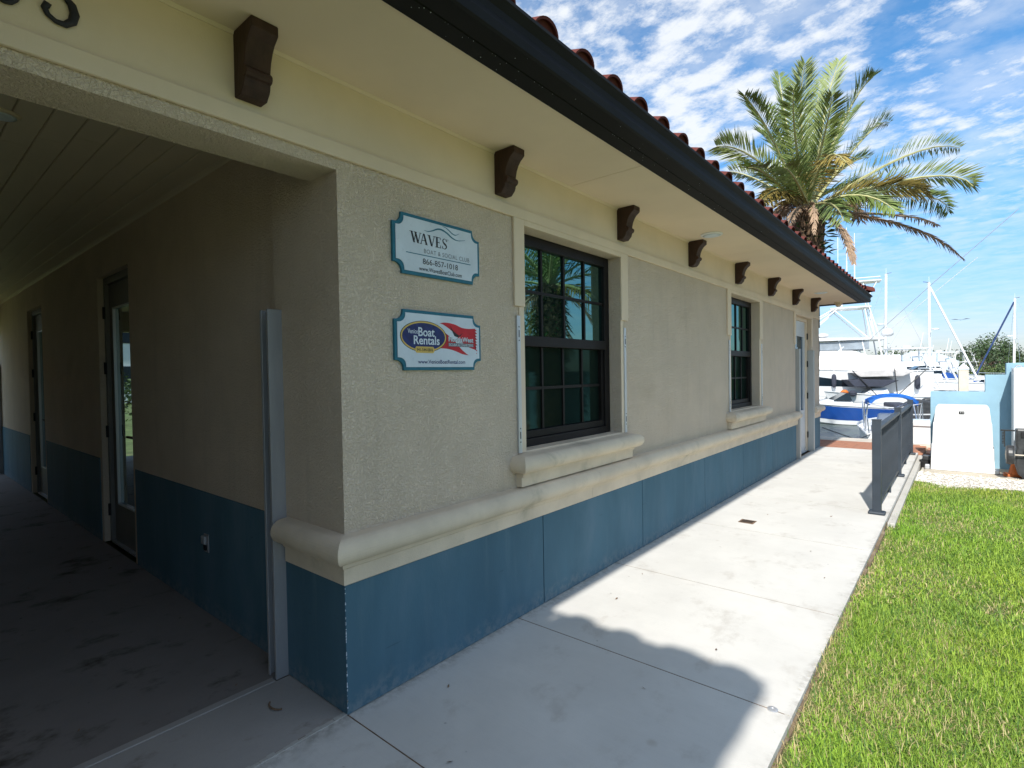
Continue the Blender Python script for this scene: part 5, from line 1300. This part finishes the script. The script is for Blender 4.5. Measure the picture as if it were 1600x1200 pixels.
# 6.. white boats behind
def cruiser(px, d, head, L, label, name='motor_yacht', cat='yacht', fly=False, tower=False, canvas=None, arch=True, hs=1.15, hb=1.7, win=True, group=None):
    B_ = L*.32; b = Boat(name, label, cat, bl(px, d), head, L, B_, hs, hb, .5, 2.3, .12, group)
    b.side(.0, .97, .06, .11, 'gelg', 'boot_stripe'); b.side(.04, .96, .60, .64, 'gelg', 'hull_stripe')
    if win: b.side(.42, .80, .66, lambda u: .66+.16*math.sin(PI*u), 'boatglass', 'port_window')
    k = L/9
    o_, wf = b.house([(-1.2*k, hs), (3.4*k, hs+.35), (2.0*k, hs+.75*k), (.4*k, hs+1.0*k), (-1.2*k, hs+.75*k)], B_*.40, B_*.30, 'gel', 'cabin', .06)
    if win: b.sidewin([(-.2*k, hs+.52*k), (2.1*k, hs+.52*k), (1.5*k, hs+.72*k), (-.1*k, hs+.78*k)], wf)
    zt_ = hs+1.0*k
    o_, wf2 = b.house([(-.9*k, zt_-.15), (1.15*k, zt_-.12), (.2*k, zt_+.42*k), (-.3*k, zt_+.45*k)], B_*.34, B_*.28, 'boatglass', 'windshield', .01)
    if arch: b.tubes([[(-2.2*k, -B_*.42, hs), (-1.5*k, -B_*.36, hs+1.75*k), (-1.5*k, B_*.36, hs+1.75*k), (-2.2*k, B_*.42, hs)]], .07*k, 'gel', 'radar_arch')
    if fly:
        b.house([(-2.2*k, zt_-.1), (.9*k, zt_), (.7*k, zt_+.42*k), (-2.2*k, zt_+.35*k)], B_*.34, B_*.32, 'gel', 'flybridge', .05)
        b.top(-2.2*k, .5*k, B_*.34, zt_+1.35*k, .08)
        b.tubes(b.sym([[(-2.0*k, B_*.3, zt_+.3), (-1.9*k, B_*.28, zt_+1.37*k)], [(.6*k, B_*.3, zt_+.3), (.3*k, B_*.28, zt_+1.37*k)], [(-.8*k, B_*.3, zt_+.3), (-.8*k, B_*.28, zt_+1.37*k)]]), .03, 'pole', 'hardtop_leg')
        b.dome(-.8*k, 0, zt_+1.45*k, .28*k)
    if tower:
        z2 = zt_+1.37*k
        b.top(-1.4*k, .3*k, B_*.22, z2+1.6*k, .06, 'gel', 'tower_platform')
        b.tubes(b.sym([[(-1.4*k, B_*.2, z2+1.6*k), (-2.1*k, B_*.3, zt_+.3)], [(.3*k, B_*.2, z2+1.6*k), (.9*k, B_*.3, zt_+.3)], [(-.5*k, B_*.2, z2+1.6*k), (-.6*k, B_*.3, zt_+.3)]]), .03, 'pole', 'tower_leg')
    if canvas:
        b.house([(-3.9*k, hs-.05), (-.6*k, hs), (-.2*k, zt_+.25*k), (-1.0*k, zt_+.2*k)], B_*.42, B_*.30, canvas, 'cockpit_cover', .06)
    b.rails(.5, .97, .45*k); b.fenders((.22, .48), ['navy', 'gelg', 'canvasdark'][int(px) % 3])
    b.tubes([[(-1.5*k, .3, hs+1.7*k), (-1.8*k, .3, hs+1.7*k+1.9*k)]], .018, 'pole', 'antenna')
    return b
cruiser(1438, 37, 196, 7.6, 'white express cruiser with swept dark windshield behind the grey canopy', hs=1.2, hb=1.75)
cruiser(1462, 43, 198, 6.4, 'white cabin cruiser with a deep blue cockpit cover', canvas='bluegel', hs=1.0, hb=1.5)
cruiser(1452, 54, 192, 8.8, 'white flybridge yacht with framed clear enclosure in front of the pale roof', fly=True, hs=1.4, hb=2.0)
cruiser(1398, 41, 204, 8.8, 'second white sport fishing yacht with hardtop right of the tuna tower', 'fishing_yacht', fly=True, tower=False, hs=1.4, hb=2.0)
cruiser(1483, 47, 190, 5.6, 'white day cruiser with dark cover beside the concrete piling', canvas='navy', hs=.9, hb=1.3)
cruiser(1410, 31, 202, 6.4, 'low white sports cruiser just behind the grey canopy boat', hs=1.0, hb=1.4, win=False)
cruiser(1498, 60, 187, 6.8, 'white tower boat with antenna just left of the dark pine', 'tower_boat', 'boat', tower=True, fly=True, hs=1.0, hb=1.4)
cruiser(1425, 46, 200, 7.2, 'white motor yacht between the two sailing masts', hs=1.3, hb=1.8, canvas='navy')
cruiser(1300, 46, 200, 8.0, 'white motor yacht mostly hidden behind the large fishing yacht', fly=True, hs=1.3, hb=1.8)
b = Boat('launch', 'small white launch right of the concrete piling', 'boat', bl(1524, 46), 200, 4.2, 1.6, .75, .9, .3, 2.4, .1)
b.house([(-.6, .75), (.8, .8), (.5, 1.25), (-.5, 1.3)], .6, .5, 'gel', 'cabin', .05); b.sidewin([(-.4, .95), (.5, .95), (.35, 1.15), (-.4, 1.18)], lambda z: .58)
def sailboat(px, top, d, head, L, label, furl=None, stay=None, cover=None):
    b = Boat('sailing_boat', label, 'sailboat', bl(px, d), head, L, L*.30, .95, 1.2, .6, 2.0, .14)
    b.side(.0, .97, .80, .90, cover or 'navy', 'sheer_stripe'); b.side(.0, .97, .02, .10, 'navy', 'boot_stripe')
    for k in range(3): b.side(.36+.10*k, .41+.10*k, .52, .66, 'boatglass', 'port_light', n=3)
    mx = L*.08; q = space_at(px, top, d); mh = float(q[2])-WZ
    b.house([(-1.6, .9), (1.9, 1.0), (1.4, 1.35), (-1.4, 1.42)], L*.13, L*.10, 'gel', 'cabin', .05)
    b.tubes([[(mx, 0, 1.0), (mx-.03, 0, mh*.6), (mx-.06, 0, mh)]], .10, 'pole', 'mast', 8)
    b.tubes([[(mx, 0, 2.0), (-L*.40, 0, 2.15)]], .09, 'pole', 'boom')
    if cover: b.tubes([[(mx-.1, 0, 2.18), (-L*.2, 0, 2.25), (-L*.38, 0, 2.28)]], .16, cover, 'sail_cover', 8)
    b.tubes(b.sym([[(mx, .02, mh*.55), (mx, L*.07, mh*.56)]]), .03, 'pole', 'spreader')
    b.tubes(b.sym([[(mx, L*.14, 1.0), (mx, L*.07, mh*.56), (mx-.05, .03, mh*.97)]])+[[(-L*.49, 0, 1.0), (mx-.06, 0, mh)]], .010, 'chrome', 'shroud', 4)
    b.tubes([[(L*.48, 0, 1.25), (mx, 0, mh*.96)]], .075 if furl else .014, furl or 'chrome', 'furled_jib' if furl else 'forestay')
    b.tubes([[(mx-.06, 0, mh), (mx-.06, 0, mh+.5)]], .012, 'pole', 'antenna'); b.tubes([[(mx-.06, 0, mh+.02), (mx-.45, 0, mh+.10)]], .02, 'rubber', 'wind_vane')
    MB().lathe([(.25, 0), (.27, .05), (.2, .12), (.05, .15)], (mx+.35, 0, mh*.58), 12).build('radar_dome', 'gel', b.root)
    b.rails(.1, .95, .5); return b
sailboat(1396, 428, 46, 198, 7.0, 'sailing boat with the left white mast rising beside the tuna tower')
sailboat(1439, 443, 44, 12, 7.6, 'sailing boat with a white furled jib sloping down to the piling', furl='pole', cover='bluegel')
sailboat(1597, 466, 52, 205, 8.0, 'sailing boat with navy furled jib at the right edge of the picture', furl='navy', cover='navy')
# pale hip-roofed pavilion across the harbour
pv = empty('boathouse', 'pale blue hip roofed boathouse across the harbour', 'building', at(1440, 66, -.5), math.radians(40))
r_ = MB(); r_.add([(-3.6, -3, 2.3), (3.6, -3, 2.3), (3.6, 3, 2.3), (-3.6, 3, 2.3), (-1.2, 0, 4.0), (1.2, 0, 4.0), (-3.6, -3, 2.2), (3.6, -3, 2.2), (3.6, 3, 2.2), (-3.6, 3, 2.2)],
    [(0, 1, 5, 4), (1, 2, 5), (2, 3, 4, 5), (3, 0, 4), (6, 7, 8, 9), (0, 1, 7, 6), (1, 2, 8, 7), (2, 3, 9, 8), (3, 0, 6, 9)]); r_.build('roof', 'metalroof', pv)
for x in (-3.3, 0, 3.3):
    for y in (-2.7, 2.7): MB().box(x-.12, x+.12, y-.12, y+.12, 0, 2.2).build('post', 'white', pv)
pv = empty('dock_house', 'low white dock house with pale roof right of the boathouse', 'building', at(1478, 68, -.5), math.radians(40))
MB().box(-2, 2, -1.5, 1.5, 0, 1.3).build('wall', 'white', pv); MB().prism([(-1.8, 1.3), (1.8, 1.3), (0, 2.1)], lambda u, v, t: (t, u, v), -2.2, 2.2).build('roof', 'metalroof', pv)
MB().box(-.9, -.1, -1.53, -1.501, .35, 1.05).build('window', 'boatglass', pv)
# piling
pg = empty('piling', 'square concrete piling with pale pyramid cap behind the stepped wall', 'piling', bl(1505.5, 21))
MB().box(-.15, .15, -.15, .15, -1.2, 2.18).build('shaft', 'piling', pg, bevel=.02)
c_ = MB(); c_.add([(-.165, -.165, 2.181), (.165, -.165, 2.181), (.165, .165, 2.181), (-.165, .165, 2.181), (-.165, -.165, 2.25), (.165, -.165, 2.25), (.165, .165, 2.25), (-.165, .165, 2.25), (0, 0, 2.44)], [(0, 1, 2, 3), (0, 1, 5, 4), (1, 2, 6, 5), (2, 3, 7, 6), (3, 0, 4, 7), (4, 5, 8), (5, 6, 8), (6, 7, 8), (7, 4, 8)]); c_.build('cap', 'signwhite', pg)
pg.rotation_euler = (0, 0, math.radians(4))
# gull
q = space_at(1501, 500, 70); gl = MB()
gl.add([(0, .25, 0), (.05, 0, .03), (-.05, -.05, .03), (0, -.3, 0), (.55, .05, .18), (-.55, .02, .18), (1.0, -.12, .10), (-1.0, -.15, .12), (0, 0, -.06)], [(0, 1, 8), (0, 2, 8), (3, 1, 8), (3, 2, 8), (0, 1, 3, 2), (1, 4, 0), (2, 5, 0), (4, 6, 1), (5, 7, 2)])
tag(gl.build('gull', 'canvasdark', loc=tuple(map(float, q)), smooth=False), 'tiny dark gull gliding right of the sailing masts', 'bird')

# =================================================================== BEYOND THE PASSAGE AND ACROSS THE LAWN (seen in the glass)
hs_ = empty('apartment_house', 'white apartment house with orange tiled roof mirrored in the passage doors', 'building', (-52, -13, -.16))
MB().box(-7, 7, -9, 12, 0, 7.2).build('wall', 'white', hs_); MB().prism([(-8, 7.2), (8, 7.2), (0, 10.4)], XZ, -9.8, 12.8).build('roof', 'orange', hs_)
for z in (1.2, 4.4):
    for y in range(-7, 12, 3): MB().box(7.001, 7.06, y, y+1.4, z, z+1.5).build('window', 'boatglass', hs_)
tree((-19, -1.0, -.16), 1.3, 1.6, 'clipped green hedge bush beyond the far end of the passage', 'leafC', 1500, .16, 51, .1, .8, 'bush', 16, 'bush')
tree((-22, -4.2, -.16), 1.5, 1.8, 'round garden bush beyond the passage mirrored in a door', 'leafC', 1500, .16, 52, .1, .8, 'bush', 16, 'bush')
tree((24, 16, -.16), 6.5, 3.6, 'broad lawn tree mirrored low in the first window', 'leafA', 2600, .30, 61, .3, clumps=22)
tree((30, 25, -.16), 7.0, 4.0, 'lawn tree mirrored beside the sash of the first window', 'leafA', 2600, .30, 62, .3, clumps=22)
tree((20, 28, -.16), 5.5, 3.2, 'smaller lawn tree mirrored in the second window', 'leafA', 2200, .28, 63, .3, clumps=20)
